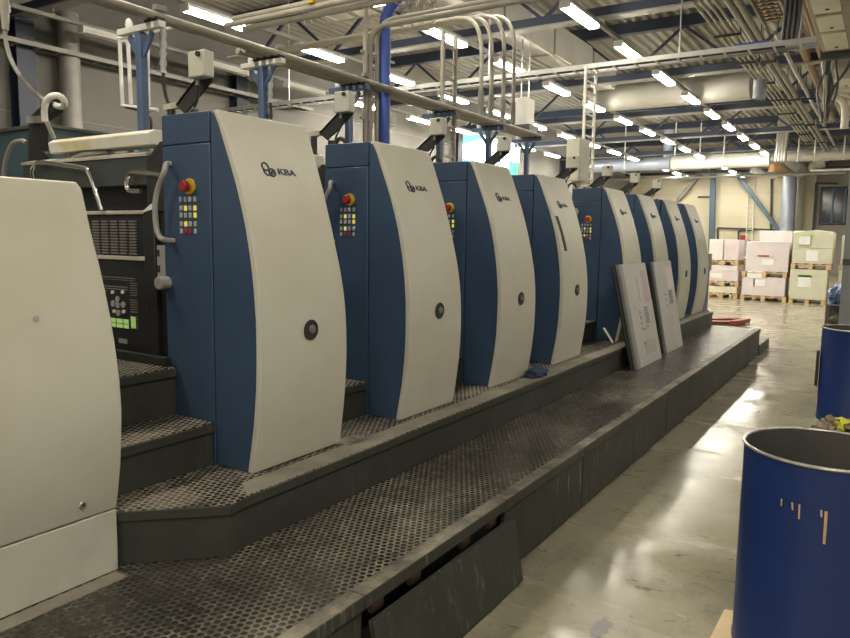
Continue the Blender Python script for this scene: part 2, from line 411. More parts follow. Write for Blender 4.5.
for i, Y in enumerate([7.49, 12.73, 23.4, 33.8]):
    t = thing('steel_column', 'blue steel column against the left wall, %s from the near end' % ORD[i], 'column', (XL+.14, Y, 0), 'blue columns on the left wall')
    mb = MB().box((XL+.001, Y-.17, 0), (XL+.03, Y+.17, 5.44)).box((XL+.25, Y-.17, 0), (XL+.28, Y+.17, 5.44)).box((XL+.03, Y-.015, 0), (XL+.25, Y+.015, 5.44))
    mb.build('flange_beam', 'navyblue' if i == 0 else 'navy', t)
    MB().box((XL+.0, Y-.22, 0), (XL+.34, Y+.22, .02)).build('base_plate', 'navy', t)
# white wall pipe / downpipe on the left wall
MB().tube([(XL+.26, 8.33, 0), (XL+.26, 8.33, 5.75)], .19, 14).build('spiral_downpipe', 'galv_dull')
tag(bpy.context.scene.objects['spiral_downpipe'], 'grey vertical duct pipe on the left wall beside the nearest blue column', 'duct')
# far wall columns and braces
t = MB().bar(PY(713.5, 168, YF-.2), PY(711, 262, YF-.2), .34, .28).build('steel_column', 'farblue'); tag(t, 'blue steel column on the pale far wall', 'column')
t = MB().bar(PY(731, 166, YF-.35), PY(780, 232, YF-.35), .3, .2).build('diagonal_brace', 'farblue'); tag(t, 'blue diagonal brace falling to the right on the far wall', 'brace')
t = MB().bar(PY(706, 168, YF-.35), PY(678, 200, YF-.35), .34, .2).build('diagonal_brace', 'galv_dull'); tag(t, 'grey diagonal brace falling to the left behind the far printing units', 'brace')
t = MB().tube([PY(790.5, 168, 43.9), PY(786, 250, 43.9)], .36, 18).build('vertical_duct', 'pipe_blue_grey'); tag(t, 'bluish spiral duct standing against the far wall', 'duct')
t = MB().tube([PY(801, 168, 44.7), PY(796.5, 250, 44.7)], .22, 16).build('vertical_pipe', 'cream'); tag(t, 'cream vertical pipe right of the bluish far duct', 'pipe')
t = thing('wall_ladder', 'thin white ladder fixed to the far wall behind the wrapped pallets', 'ladder', (PY(749, 250, YF-.1).x, YF-.1, 1))
p0, p1 = PY(752, 178, YF-.1), PY(748, 262, YF-.1)
for dx in (-.16, .16): MB().cyl(p0+Vector((dx, 0, 0)), p1+Vector((dx, 0, 0)), .03, 6).build('rail', 'white', t)
for k in range(14):
    q = p0.lerp(p1, (k+.5)/14); MB().cyl(q+Vector((-.16, 0, 0)), q+Vector((.16, 0, 0)), .018, 6).build('rung', 'white', t)
t = MB()
for p, q in (((718, 262), (718, 228)), ((718, 228), (776, 230)), ((738.5, 246), (738.5, 231)), ((738.5, 231), (752, 230)), ((771, 231), (771.5, 178)), ((698, 197), (713, 197))):
    t.bar(PY(*p, YF-.06), PY(*q, YF-.06), .10, .07, (0, 1, 0))
tag(t.build('wall_pipework', 'band'), 'thin dark pipe frame running on the pale far wall', 'pipe')
p = PY(743.5, 238.5, YF-.03); tag(MB().box(p-Vector((.18, .02, .2)), p+Vector((.18, .02, .2))).build('fire_sign', 'red'), 'small red square sign on the far wall', 'sign')
t = MB().bar(PY(816, 183, YF-.1), PY(838, 183.5, YF-.1), .12, .1).bar(PY(816.5, 183, YF-.1), PY(813, 232, YF-.1), .12, .1, (0, 1, 0)); tag(t.build('dark_pipework', 'band'), 'dark pipe frame around the opening at the right end of the far wall', 'pipe')
# rail crossing the hall under the far duct
t = MB().cyl(PY(608, 180, 40), PY(846, 172.5, 40), .07, 8); tag(t.build('crossing_rail', 'galv'), 'thin pale pipe crossing the hall below the big far duct', 'pipe')

# ------------------------------------------------------------------ stepped platform
XO = -1.407
def face_panel(y0, y1, parent, xt=XO-.012, xb=XO-.012, z1=.338, zb=.015, name='side_panel'):
    mb = MB().prism([(xt-.025, y0+.004, z1), (xt, y0+.004, z1), (xb, y0+.004, zb), (xb-.025, y0+.004, zb)], (0, y1-y0-.008, 0))
    return mb.build(name, 'riser', parent, .002)
pl = thing('walkway_platform', 'long low studded walkway platform along the aisle, grimy dark rubber top', 'platform', (-1.8, 6, 0))
MB().box((-3.2, .2, .372), (-1.463, 11.06, .3873)).build('tread_sheet', 'tread', pl)
ys = [.2, .86, 1.86, 2.95, 4.0, 5.05, 5.95, 6.77, 7.84, 8.96, 10.02, 11.06]
for i in range(len(ys)-1):
    y0, y1 = ys[i], ys[i+1]
    MB().box((-1.462, y0+.002, .338), (XO, y1-.002, .387)).build('edge_lip', 'riser', pl, .003)
    MB().box((-1.475, y0+.003, .3871), (XO-.003, y1-.003, .3888)).build('edge_nosing', 'nosing', pl)
    if abs(y0-1.86) < .01: face_panel(y0, y1+.02, pl, -1.372, -1.318, .300)['label'] = 'loose side panel leaning away from the step, dark gap above'
    else: face_panel(y0, y1, pl)
MB().box((-3.2, .22, .0), (-1.47, 11.04, .37)).build('core_frame', 'dark', pl)
MB().box((-3.0, 11.035, .015), (XO-.01, 11.06, .372)).build('end_panel', 'riser', pl)
for y in (1.95, 2.2, 2.6, 2.85): MB().box((-1.465, y, .27), (-1.445, y+.07, .325)).build('packing_block', 'rust', pl)
st = thing('end_step', 'single low grey step at the far end of the walkway platform', 'step', (-2.0, 11.6, 0))
MB().box((-2.2, 11.062, .001), (XO, 12.08, .14)).build('step_body', 'riser', st, .003)
MB().box((-2.2, 11.062, .14), (XO+.004, 12.085, .158)).build('step_tread', 'nosing', st, .003)
MB().box((-2.262, .3, .3874), (-2.19, 1.50, .3882)).build('dusty_strip', 'dust_strip', pl)
# upper plinth
up = thing('machine_plinth', 'raised upper plinth under the printing units with studded dusty tread and chamfered near corner', 'plinth', (-2.4, 6, .388))
def plinth(off): return [(-4.6, 1.53), (-2.285+off, 1.53), (-2.285+off, 1.535), (-2.0+off, 1.81-off*.4), (-2.015+off, 1.90), (-2.03+off, 10.95+off), (-4.6, 10.95+off)]
MB().prism([(x, y, .389) for x, y in plinth(-.012)], (0, 0, .165)).build('riser_face', 'riser_clean', up, .002)
MB().prism([(x, y, .554) for x, y in plinth(0)], (0, 0, .038)).build('nosing_lip', 'riser_clean', up, .006)
MB().prism([(x, y, .5921) for x, y in plinth(-.004)], (0, 0, .004)).build('tread_sheet', 'tread_dusty', up)

MB().prism([(x, y, .5962) for x, y in ((-2.145, 2.0), (-2.022, 1.915), (-2.036, 10.93), (-2.145, 10.93))], (0, 0, .0012)).build('edge_strip', 'dust_strip', up)
# ------------------------------------------------------------------ printing units
UY = [2.10, 3.197, 4.29, 5.38, 7.02, 8.13, 9.25, 10.36]
Z2 = .597
OUT = [(.598,-2.185),(.70,-2.166),(.796,-2.149),(.88,-2.139),(.968,-2.131),(1.07,-2.127),(1.176,-2.126),(1.26,-2.128),(1.339,-2.134),(1.41,-2.141),(1.481,-2.151),(1.56,-2.165),(1.641,-2.182),(1.72,-2.204),(1.802,-2.23),(1.87,-2.255),(1.945,-2.285),(2.0,-2.307),(2.051,-2.329),(2.114,-2.363)]
WID = [(.59,.578),(.79,.565),(.97,.560),(1.11,.558),(1.35,.545),(1.58,.518),(1.7,.512),(1.87,.518),(2.12,.535)]
def lerp(tab, z):
    for (a, p), (b, q) in zip(tab, tab[1:]):
        if z <= b: return p+(q-p)*max(0, (z-a)/(b-a))
    return tab[-1][1]
def shell(tab, widf, y0, th, top_th=.026):
    vs = []; fs = []; n = len(tab)
    for (z, x) in tab:
        w = widf(z); t = th if z < 2.0 else th+(top_th-th)*min(1, (z-2.0)/.1)
        vs += [(x, y0, z), (x, y0+w, z), (x-t, y0+w, z), (x-t, y0, z)]
    for i in range(n-1):
        for k in range(4):
            l = (k+1) % 4; fs.append((i*4+k, i*4+l, i*4+4+l, i*4+4+k))
    fs += [(0, 1, 2, 3), tuple(range(4*n-1, 4*n-5, -1))]
    return MB().add(vs, fs)
def button(x, z, y, w, h, m, parent): return MB().box((x-w/2, y-.006, z-h/2), (x+w/2, y+.002, z+h/2)).build('push_button', m, parent, .0015, seg=1)
def make_unit():
    y0 = UY[0]
    t = thing('printing_unit', 'x', 'printing press unit', (-2.6, y0+.28, Z2), 'cream and blue printing units in a row')
    cab = MB().box((-2.717, y0, Z2), (-2.412, y0+.50, 1.983)).build('cabinet', 'blue', t, .004)
    MB().box((-2.717, y0, 1.986), (-2.412, y0+.50, 2.115)).build('cabinet_cap', 'blue', t, .004)
    poly = [(-2.405, y0+.002, Z2+.004)] + [(lerp([(a, b) for a, b in OUT], z)-.031, y0+.002, z) for z in [q[0] for q in OUT[:-1]]+[2.10]] + [(-2.405, y0+.002, 2.112)]
    MB().prism(poly, (0, .49, 0)).build('side_cover', 'blue', t, .002, ang=30)
    fp = shell(OUT, lambda z: lerp(WID, z), y0, .030).build('front_panel', 'cream', t, .004, ang=40)
    # logo: two rings with a tail, and the letters
    ux = Vector((0, 1, 0)); uy = Vector((-.371, 0, .9286)); org = Vector((-2.2530, y0+.238, 1.8655))
    nrm = ux.cross(uy)
    lg = MB().text('KBA', .0385, org+nrm*.002, ux, uy, 1.56, .001, .0008)
    def ring(c, r, w, a0=0, a1=2*PI):
        pts = [Vector((-2.2530, y0, 1.8655))+nrm*.001+ux*(c[0]+r*math.cos(a0+(a1-a0)*k/20))+uy*(c[1]+r*.95*math.sin(a0+(a1-a0)*k/20)) for k in range(21)]
        lg.tube(pts, w, 6)
    ring((.170, .029), .0185, .0042); ring((.203, .004), .0175, .0046); ring((.203, .004), .006, .003)
    ring((.176, .010), .021, .004, PI*.85, PI*1.7)
    lg.build('logo_lettering', 'logo', fp)
    # inspection port
    c = Vector((-2.1255, y0+.301, 1.187))
    pt = MB().tube([c+Vector((.003, .043*math.cos(a), .043*math.sin(a))) for a in [2*PI*k/28 for k in range(28)]], .0035, 6, closed=True)
    pt.cyl(c+Vector((-.004, 0, 0)), c+Vector((.0025, 0, 0)), .042, 28)
    pt = pt.build('inspection_port', 'rubber', fp)
    k = MB().cyl(c+Vector((.001, .008, .002)), c+Vector((.010, .008, .002)), .021, 20, .017); k.build('port_knob', 'trolley', fp, .002)
    # push buttons on the blue face
    yb = y0
    cols = [PY(x, 226, yb).x for x in (181.8, 186.3, 190.8, 195.7)]
    rows = [PY(188, y, yb).z for y in (199.3, 208.2, 215.2, 224.0, 231.2)]
    for r, z in enumerate(rows):
        for q, x in enumerate(cols):
            lit = (r == 1 and q in (1, 3)) or (r == 2 and q == 3) or (r == 3 and q == 1)
            red = r == 4 and q in (1, 2)
            b = button(x, z, yb, .0145, .0215, 'key_lit' if lit else ('red' if red else random.choice(['key', 'key', 'keygreen'])), cab)
            if lit: b['label'] = 'lit yellow push button'
            if red: b['label'] = 'dark red push button'
    e = PY(186.2, 186.2, yb-.02)
    es = MB().cyl((e.x+.004, yb, e.z), (e.x+.004, yb-.012, e.z), .034, 22).build('emergency_stop', 'yellow', cab, .002)
    MB().cyl((e.x+.004, yb-.012, e.z), (e.x+.004, yb-.026, e.z), .014, 14).cyl((e.x+.004, yb-.026, e.z), (e.x+.004, yb-.046, e.z), .026, 20, .022).build('stop_button', 'red', cab, .003)['label'] = 'red mushroom stop button'
    # black machine frame left of the cabinet
    yf = y0+.05
    MB().box((-3.95, yf+.02, .90), (-2.72, y0+.60, 1.70)).build('machine_frame', 'dark', t, .004)
    MB().box((-3.95, yf+.10, 1.70), (-2.72, y0+.50, 1.83)).build('ink_fountain', 'dark', t)
    cv = [(-3.93, yf, 1.825), (-3.93, yf-.005, 1.955), (-3.93, yf+.06, 1.975), (-3.93, yf+.42, 1.975), (-3.93, yf+.42, 1.825)]
    MB().prism(cv, (1.05, 0, 0)).build('roller_cover', 'darkgreen', t, .004)
    MB().prism([(-3.93, yf-.012, 1.955), (-3.93, yf-.012, 1.968), (-3.93, yf+.05, 1.985), (-3.93, yf+.05, 1.972)], (1.05, 0, 0)).build('cover_lip', 'dirty_bar', t)
    for x in (-3.62, -3.36, -3.12, -2.92): MB().cyl((x, yf+.08, 1.975), (x, yf+.08, 2.02), .016, 8).build('lid_hinge', 'dirty_bar', t)
    MB().prism([(-3.69, yf+.01, 2.008), (-3.69, yf+.0, 2.06), (-3.69, yf+.03, 2.078), (-3.69, yf+.12, 2.078), (-3.69, yf+.12, 2.008)], (.815, 0, 0)).build('lid', 'lid', t, .004)
    MB().tube(catm([(-3.55, yf+.05, 1.985), (-3.4, yf+.02, 1.99), (-3.25, yf+.05, 1.995)], 5), .012, 6).build('lid_cable', 'conduit_grey', t)
    # vent panel
    vp = MB().box((-3.95, yf-.005, 1.49), (-2.90, yf+.02, 1.69)).build('vent_panel', 'dark', t, .002)
    MB().box((-3.95, yf-.02, 1.690), (-2.90, yf+.02, 1.708)).build('dusty_rail', 'dirty_bar', t, .003)
    MB().box((-3.95, yf-.012, 1.474), (-2.905, yf+.02, 1.494)).build('dusty_rail', 'dirty_bar', t, .003)
    for q in range(5):
        x0 = -2.972-.072*q
        mb = MB()
        for r in range(12): mb.box((x0-.050, yf-.014, 1.503+.0138*r), (x0, yf-.004, 1.5095+.0138*r))
        mb.build('vent_slats', 'vent_bar', vp)
    # control panel with keys and green display
    cp = MB().box((-3.95, yf-.004, 1.03), (-2.905, yf+.02, 1.474)).build('control_panel', 'dark', t, .002)
    MB().box((-3.28, yf-.006, 1.1435), (-3.06, yf-.003, 1.187)).build('display', 'lcd', cp)
    mb = MB()
    for x in (-3.10, -3.155, -3.21): mb.box((x-.002, yf-.0075, 1.1435), (x+.002, yf-.0055, 1.187))
    mb.box((-3.28, yf-.0075, 1.163), (-3.06, yf-.0055, 1.166)).build('display_grid', 'dark', cp)
    MB().box((-3.04, yf-.006, 1.15), (-3.005, yf-.003, 1.205)).build('bar_display', 'lcd', cp)
    mb = MB()
    for r in range(20):
        if r not in (6, 13): mb.box((-3.04, yf-.006, 1.145+.0115*r), (-2.985, yf-.003, 1.148+.0115*r))
    mb.build('scale_marks', 'vent_bar', cp)
    for x, z in ((-3.174, 1.315), (-3.094, 1.319), (-3.165, 1.222), (-3.09, 1.224), (-3.245, 1.315)): MB().cyl((x, yf-.004, z), (x, yf-.012, z), .009, 10).build('round_key', 'white', cp)
    for x, z in ((-3.137, 1.283), (-3.137, 1.253), (-3.175, 1.258), (-3.095, 1.258), (-3.135, 1.215)): MB().cyl((x, yf-.004, z), (x, yf-.010, z), .015, 12).build('arrow_key', 'grey_handle', cp)
    mb = MB().box((-3.28, yf-.006, 1.386), (-3.0, yf-.003, 1.390)).box((-3.28, yf-.006, 1.376), (-3.0, yf-.003, 1.378)).box((-3.28, yf-.006, 1.341), (-3.06, yf-.003, 1.345)).box((-3.28, yf-.006, 1.330), (-3.06, yf-.003, 1.3335)).build('panel_lettering', 'vent_bar', cp)
    MB().box((-3.14, yf-.006, 1.068), (-3.075, yf-.003, 1.09)).build('name_plate', 'grey_handle', cp)
    # black pillar and bits beside the cabinet
    MB().box((-2.872, yf-.045, 1.012), (-2.795, yf+.03, 1.715)).build('guard_pillar', 'dark', t, .006)
    MB().prism([(-2.873, yf-.047, 1.700), (-2.81, yf-.047, 1.735), (-2.795, yf-.047, 1.735), (-2.795, yf-.047, 1.712), (-2.86, yf-.047, 1.698)], (0, .06, 0)).build('pillar_cap', 'white', t)
    MB().prism([(-2.86, yf-.03, 1.70), (-2.72, yf-.03, 1.70), (-2.72, yf-.03, 2.01), (-2.76, yf-.03, 2.01), (-2.86, yf-.03, 1.93)], (0, .1, 0)).build('side_bracket', 'dark', t, .004)
    MB().box((-2.80, yf-.02, 1.012), (-2.72, yf+.05, 1.70)).build('side_post', 'dark', t)
    MB().box((-2.775, yf-.049, 1.39), (-2.720, yf-.02, 1.55)).build('latch_plate', 'grey_handle', t, .002)
    MB().box((-2.775, yf-.051, 1.50), (-2.755, yf-.045, 1.53)).box((-2.775, yf-.051, 1.43), (-2.755, yf-.045, 1.46)).build('latch_slot', 'rubber', t)
    MB().cyl((-2.705, yf-.045, 1.384), (-2.705, yf-.10, 1.384), .029, 20).build('round_knob', 'grey_handle', t, .004)
    hp = catm([(-2.672, y0+.0, 1.905), (-2.66, y0-.03, 1.90), (-2.644, y0-.055, 1.865), (-2.687, y0-.055, 1.799), (-2.711, y0-.055, 1.726), (-2.708, y0-.055, 1.639), (-2.689, y0-.055, 1.592), (-2.668, y0-.05, 1.577), (-2.664, y0-.02, 1.572), (-2.664, y0+.0, 1.572)], 6)
    MB().tube([p+Vector((.008, 0, 0)) for p in hp], .0125, 10).build('grab_handle', 'grey_handle', t)
    MB().tube(catm([(-2.735, yf-.03, 1.86), (-2.95, yf-.03, 1.88), (-3.0, yf-.03, 1.845), (-2.99, yf-.03, 1.80), (-2.9, yf-.03, 1.795)], 6), .011, 8).build('small_handle', 'chrome', t)
    MB().tube(catm([(-3.79, yf-.01, 1.83), (-3.775, yf-.04, 1.91), (-3.74, yf-.04, 1.946), (-3.67, yf-.04, 1.956), (-3.33, yf-.04, 1.915), (-3.285, yf-.04, 1.892), (-3.243, yf-.04, 1.822), (-3.202, yf-.03, 1.71)], 6), .0115, 10).build('guard_rail', 'chrome', t)
    MB().bar((-3.30, y0-.025, 1.03), (-2.685, y0-.025, 1.03), .03, .04).build('toe_rail', 'dark', t, .003)
    # terminal box on a slanted bracket above the unit
    yb = y0+.37
    k = lambda x, z: (x*1.0165, yb, 1.6+(z-1.6)*1.0165)
    MB().prism([k(-3.035, 2.243), k(-2.836, 2.385), k(-2.80, 2.47), k(-2.768, 2.47), k(-2.768, 2.33), k(-2.965, 2.19)], (0, .012, 0)).build('box_bracket', 'dark', t, .002)
    MB().prism([k(-3.035, 2.243), k(-2.836, 2.385), k(-2.828, 2.37), k(-3.025, 2.228)], (0, .06, 0)).build('bracket_flange', 'conduit_grey', t, .002)
    MB().bar((-3.19, yb+.02, 2.245), (-3.03, yb+.02, 2.255), .03, .032).build('bracket_arm', 'dirty_bar', t, .003)
    MB().bar((-3.14, yb+.02, 1.99), (-3.14, yb+.02, 2.24), .03, .03).bar((-2.99, yb+.02, 2.0), (-2.99, yb+.02, 2.20), .05, .03).build('bracket_post', 'dark', t, .003)
    bx = MB().box((-2.905, yb-.065, 2.352), (-2.790, yb-.002, 2.475)).build('terminal_box', 'cream_dirty', t, .006)
    MB().cyl((-2.825, yb-.067, 2.455), (-2.825, yb-.077, 2.455), .013, 10).build('box_button', 'rubber', bx)
    MB().cyl((-2.88, yb-.03, 2.352), (-2.88, yb-.03, 2.322), .009, 8).build('cable_gland', 'grey_handle', bx)
    MB().tube(catm([(-2.88, yb-.03, 2.325), (-2.89, yb-.02, 2.27), (-2.93, yb-.01, 2.22), (-2.96, yb-.01, 2.12)], 5), .007, 6).build('box_cable', 'rubber', t)
    MB().tube(catm([(-2.78, y0+.3, 2.115), (-2.79, y0+.28, 2.16), (-2.84, y0+.28, 2.19), (-2.9, y0+.3, 2.13)], 5), .012, 6).build('hose_stub', 'rubber', t)
    return t
ULAB = ['first cream and blue printing unit, nearest, beside the black control panel and stairs', 'second cream and blue printing unit from the near end', 'third cream and blue printing unit from the near end',
        'fourth cream and blue printing unit, black slot plate on its curved panel', 'fifth cream and blue printing unit, just left of the leaning boards', 'sixth cream and blue printing unit, behind the leaning boards',
        'seventh cream and blue printing unit, second to last at the far end', 'last cream and blue printing unit at the far end of the row']
U0 = make_unit(); U0['label'] = ULAB[0]; units = [U0]
for i in range(1, 8):
    c = copy_tree(U0, (0, UY[i]-UY[0], 0)); c['label'] = ULAB[i]; units.append(c)
BASE[units[3].name] = Vector(units[3].location)
y = UY[3]
def xo(z): return lerp([(a, b) for a, b in OUT], z)
vs = []; fs = []; N = 8
for i in range(N+1):
    z = 1.785-.275*i/N; ya = y+.022+.052*i/N; x = xo(z)
    vs += [(x+.004, ya, z), (x+.004, ya+.05, z), (x-.012, ya+.05, z), (x-.012, ya, z)]
for i in range(N):
    for k in range(4): l = (k+1) % 4; fs.append((4*i+k, 4*i+l, 4*i+4+l, 4*i+4+k))
fs += [(0, 1, 2, 3), (4*N+3, 4*N+2, 4*N+1, 4*N)]
MB().add(vs, fs).build('black_slot_plate', 'rubber', units[3], .001)
# end module beyond the last unit
t = thing('end_cabinet', 'narrow blue and grey end cabinet after the last printing unit', 'cabinet', (-2.5, 11.15, Z2))
MB().box((-3.4, 11.075, .001), (-2.22, 11.50, 1.17)).build('cabinet', 'blue', t, .004)
MB().box((-2.7, 11.085, 1.17), (-2.19, 11.46, 1.42)).build('grey_head', 'galv_dull', t, .004)
# stairs in the gaps between the units
def stair(y0, y1, label):
    t = thing('stair_block', label, 'stairs', (-2.7, (y0+y1)/2, Z2), 'two-step stairs between the printing units')
    for (xa, za, zb) in ((-2.405, Z2, .79), (-2.645, .79, 1.008)):
        MB().box((-3.9, y0, za), (xa-.012, y1, zb-.045)).build('riser', 'riser_clean', t, .002)
        MB().box((-3.9, y0, zb-.045), (xa, y1, zb-.004)).build('tread_edge', 'riser_clean', t, .006)
        MB().box((-3.9, y0+.002, zb-.0045), (xa-.004, y1-.002, zb)).build('tread', 'tread_dusty', t)
gaps = [(1.545, 2.093)] + [(UY[i]+.605, UY[i+1]-.008) for i in range(7)]
for i, (a, b) in enumerate(gaps):
    stair(a, b, 'dark dusty two-step stairs left of the first printing unit' if i == 0 else 'dark dusty two-step stairs between the %s and %s printing units' % (ORD[i-1], ORD[i]))
# a dark body behind/below each unit keeps the gap closed
for i in range(8):
    pass

# ------------------------------------------------------------------ foreground delivery unit
DEL = [(.62,-2.265),(.69,-2.248),(.78,-2.231),(.878,-2.22),(.987,-2.213),(1.09,-2.218),(1.19,-2.233),(1.30,-2.255),(1.40,-2.283),(1.49,-2.311),(1.56,-2.337),(1.628,-2.360),(1.70,-2.382),(1.75,-2.397),(1.778,-2.410)]
t = thing('delivery_unit', 'large cream curved side panel of the delivery end at the left edge, nearest machine part', 'printing press unit', (-2.6, .9, .388))
fp = shell(DEL, lambda z: 1.225-(max(0, z-1.75)*.45), .29, .030, .03)
fp = fp.build('front_panel', 'cream', t, .006, ang=40)
MB().box((-2.30, .29, .3885), (-2.266, 1.515, .616)).build('kick_plate', 'cream_dirty', t, .004)
c = PX(82, 505, -2.255)
MB().cyl(c+Vector((-.004, 0, 0)), c+Vector((.008, 0, 0)), .0165, 20, .013).build('panel_bolt', 'chrome', fp, .002)
MB().cyl(c+Vector((.006, 0, 0)), c+Vector((.0095, 0, 0)), .006, 6).build('bolt_socket', 'rubber', fp)
c = PX(35, 318, -2.262); MB().cyl(c+Vector((.006, 0, 0)), c+Vector((.0085, 0, 0)), .009, 8).build('paint_chip', 'key', fp)
MB().box((-3.95, .3, .40), (-2.455, 1.48, 1.60)).build('machine_body', 'dark', t)
MB().box((-2.46, .3, .40), (-2.31, 1.505, 1.42)).build('side_frame', 'dark', t)
# teal machine box and cable arm at the far left behind
p = PY(24, 160, 2.9)
t = thing('machine_cabinet', 'teal painted machine box behind the delivery end at the left edge', 'cabinet', (-5.2, 2.9, 1.0))
a, b = PY(3, 131, 2.95), PY(45, 137, 2.95)
MB().box((-6.4, 2.95, .0), (b.x, 3.5, a.z-.01)).build('cabinet', 'teal', t, .004)
MB().box((-6.4, 2.93, a.z-.01), (b.x+.01, 3.52, a.z+.015)).build('cabinet_top', 'darkgreen', t, .003)
yk = 2.30
t = thing('hose_bracket', 'black angled steel arm carrying a looped pale hose at the upper left', 'bracket', (-3.8, yk, 1.976))
def pk(x, y): return PY(x, y, yk)
MB().prism([pk(28, 118), pk(44, 103), pk(57, 103), pk(54, 112), pk(40, 121), pk(40, 162), pk(28, 162)], (0, .05, 0)).build('arm_plate', 'dark', t, .003)
MB().bar(pk(32, 121)-Vector((0, .02, 0)), pk(48, 120)-Vector((0, .02, 0)), .03, .04).build('cross_tube', 'conduit_grey', t, .003)
MB().tube(catm([pk(2, 200), pk(5, 165), pk(12, 145), pk(22, 141), pk(26, 143)], 6), .014, 8).build('black_hose', 'conduit_grey', t)
MB().prism([pk(40, 150), pk(50, 159), pk(40, 162)], (0, .03, 0)).build('gusset', 'dark', t)
hz = thing('looped_hose', 'pale grey cable hose hanging from the ceiling and looping over the black arm', 'hose', (-3.8, yk-.05, 2.0))
def ph(x, y, dy=-.07): return PY(x, y, yk+dy)
MB().tube(catm([ph(4, -14), ph(4.5, 20), ph(6, 42), ph(12, 62), ph(24, 81), ph(38, 95), ph(45, 101)], 7), .0115, 10).build('drop_cable', 'conduit_grey', hz)
MB().tube(catm([ph(45, 121, -.10), ph(44.5, 110, -.11), ph(47, 100, -.12), ph(54, 95.5, -.11), ph(61, 97, -.09), ph(64.5, 102, -.06), ph(63.5, 106, -.03), ph(58.5, 106.5, 0), ph(55, 105, .02)], 8), .0165, 12).build('hose_loop', 'white', hz)
MB().tube([ph(4, -14), ph(4.5, 8), ph(5.5, 30)], [.022, .024, .017], 10).build('cable_sleeve', 'conduit', hz)
MB().tube(catm([ph(46, 120), ph(50, 129, -.05), ph(54, 138, -.02)], 5), .012, 8).build('hose_tail', 'dirty_bar', hz)

# ------------------------------------------------------------------ overhead conduit bundle on T posts
XT = -4.22; ZT = 2.93
TP = [3.12, 4.22, 5.30, 6.89, 8.04, 9.17]
for i, Y in enumerate(TP):
    t = thing('pipe_support', 'blue T-shaped post carrying the overhead conduits, %s from the near end' % ORD[i], 'support post', (XT, Y, 1.0), 'blue T posts behind the printing units')
    MB().bar((XT, Y, .6), (XT, Y, ZT-.02), .055, .055, (0, 1, 0)).build('post', 'steelblue', t, .003)
    ba = MB().box((XT-.22, Y-.025, ZT-.015), (XT+.22, Y+.025, ZT+.025)).build('cross_bar', 'white' if i < 2 else 'steelblue', t, .003)
    for s in (-1, 1): MB().bar((XT+s*.02, Y, ZT-.17), (XT+s*.12, Y, ZT-.03), .035, .018, (0, 1, 0)).build('brace', 'steelblue', t)
    for k in range(2 if i == 0 else 0, 4):
        MB().box((-4.29+.075*k, Y-.036, ZT+.025), (-4.24+.075*k, Y+.036, ZT+.05)).build('pipe_clamp', 'dark', t, .003)
    MB().blob((-4.37, Y+.02, ZT+.055), .025, .025, .045, i, .05, 1, 2).build('end_cap', 'white', t)
t = thing('conduit_bundle', 'long bundle of parallel cream conduits running above the printing units on blue posts', 'pipes', (XT, 4.5, ZT))
for k in range(4):
    x = -4.265+.075*k; MB().cyl((x, .4 if k > 1 else 4.0, ZT+.062), (x, 9.3, ZT+.058), .0235, 12).build('conduit', 'conduit', t)
for Y in TP:
    MB().box((-4.06, Y-.03, ZT+.092), (-4.02, Y+.05, ZT+.125)).build('junction', 'conduit_grey', t, .003)
# white hanging frame behind the first post, and drop cable
t = thing('tubular_rack', 'white tubular frame hanging beside the nearest blue T post', 'frame', (-4.6, 3.45, 2.3))
fq = lambda x, y: PY(x, y, 3.45)
for p, q in (((119.5, 38), (122.5, 105)), ((128, 42), (131, 104)), ((147.5, 45), (148.5, 106))): MB().cyl(fq(*p), fq(*q), .014, 8).build('frame_tube', 'white', t)
MB().cyl(fq(118, 39), fq(186, 25), .013, 8).build('frame_rail', 'white', t); MB().cyl(fq(122, 105.5), fq(158, 110), .013, 8).build('frame_rail', 'white', t)
MB().tube(catm([fq(126, 107), fq(138, 110), fq(150, 118), fq(151, 128), fq(146, 132)], 6), .012, 6).build('black_cable', 'rubber', t)
for i, (px, top, mid, bot, Y) in enumerate([(163, 29, 73, 104, 3.12), (270, 63, 103, 119, 4.22)]):
    t = thing('drop_cable', 'corrugated pale cable sleeve dropping to a black cable at the %s T post' % ORD[i], 'cable', PY(px, top, Y+.02), 'drop cables at the T posts')
    q = lambda x, y: PY(x, y, Y+.02)
    L = 9; MB().tube([q(px, top+(mid-top)*k/L) for k in range(L+1)], [.016+.009*(k % 2) for k in range(L+1)], 10).build('sleeve', 'galv', t)
    MB().tube(catm([q(px+.5, mid), q(px+1.5, mid+15), q(px+4 if i == 0 else px-2, bot-5), q(px+8 if i == 0 else px-3, bot+4)], 5), .011, 8).build('black_cable', 'rubber', t)

# ------------------------------------------------------------------ verticals and cross conduits
t = thing('riser_conduits', 'group of upright cream conduits rising to the roof near the third T post', 'pipes', (-4.2, 5.7, 2.5))
def up_pipe(px0, px1, y1, r, m, nm='conduit', bend=True):
    a, b = PX(px0, 143, -4.2), PX(px1, y1, -4.2)
    Y = (a.y+b.y)/2; zt = b.z
    pts = [(-4.2, Y, 1.6), (-4.2, Y, zt-.18)]
    if bend: pts += bez([(-4.2, Y, zt-.18), (-4.2, Y, zt), (-4.02, Y, zt+.02)], 6)[1:] + [(.9, Y, zt+.02)]
    else: pts += [(-4.2, Y, 6.8)]
    MB().tube(pts, r, 10).build(nm, m, t)
up_pipe(365, 365.5, 2, .022, 'conduit', bend=False)
up_pipe(369, 371, 30, .026, 'conduit')
up_pipe(376, 378, 24, .022, 'conduit')
up_pipe(387, 389, 5, .024, 'conduit', bend=False)
for z in (2.7, 3.0, 3.3): MB().bar((-4.2, 5.45, z), (-4.2, 5.98, z), .02, .02).build('clamp_bar', 'conduit', t)
a = PX(384, 143, -4.16); b = PX(391, 26, -4.16); Y = a.y
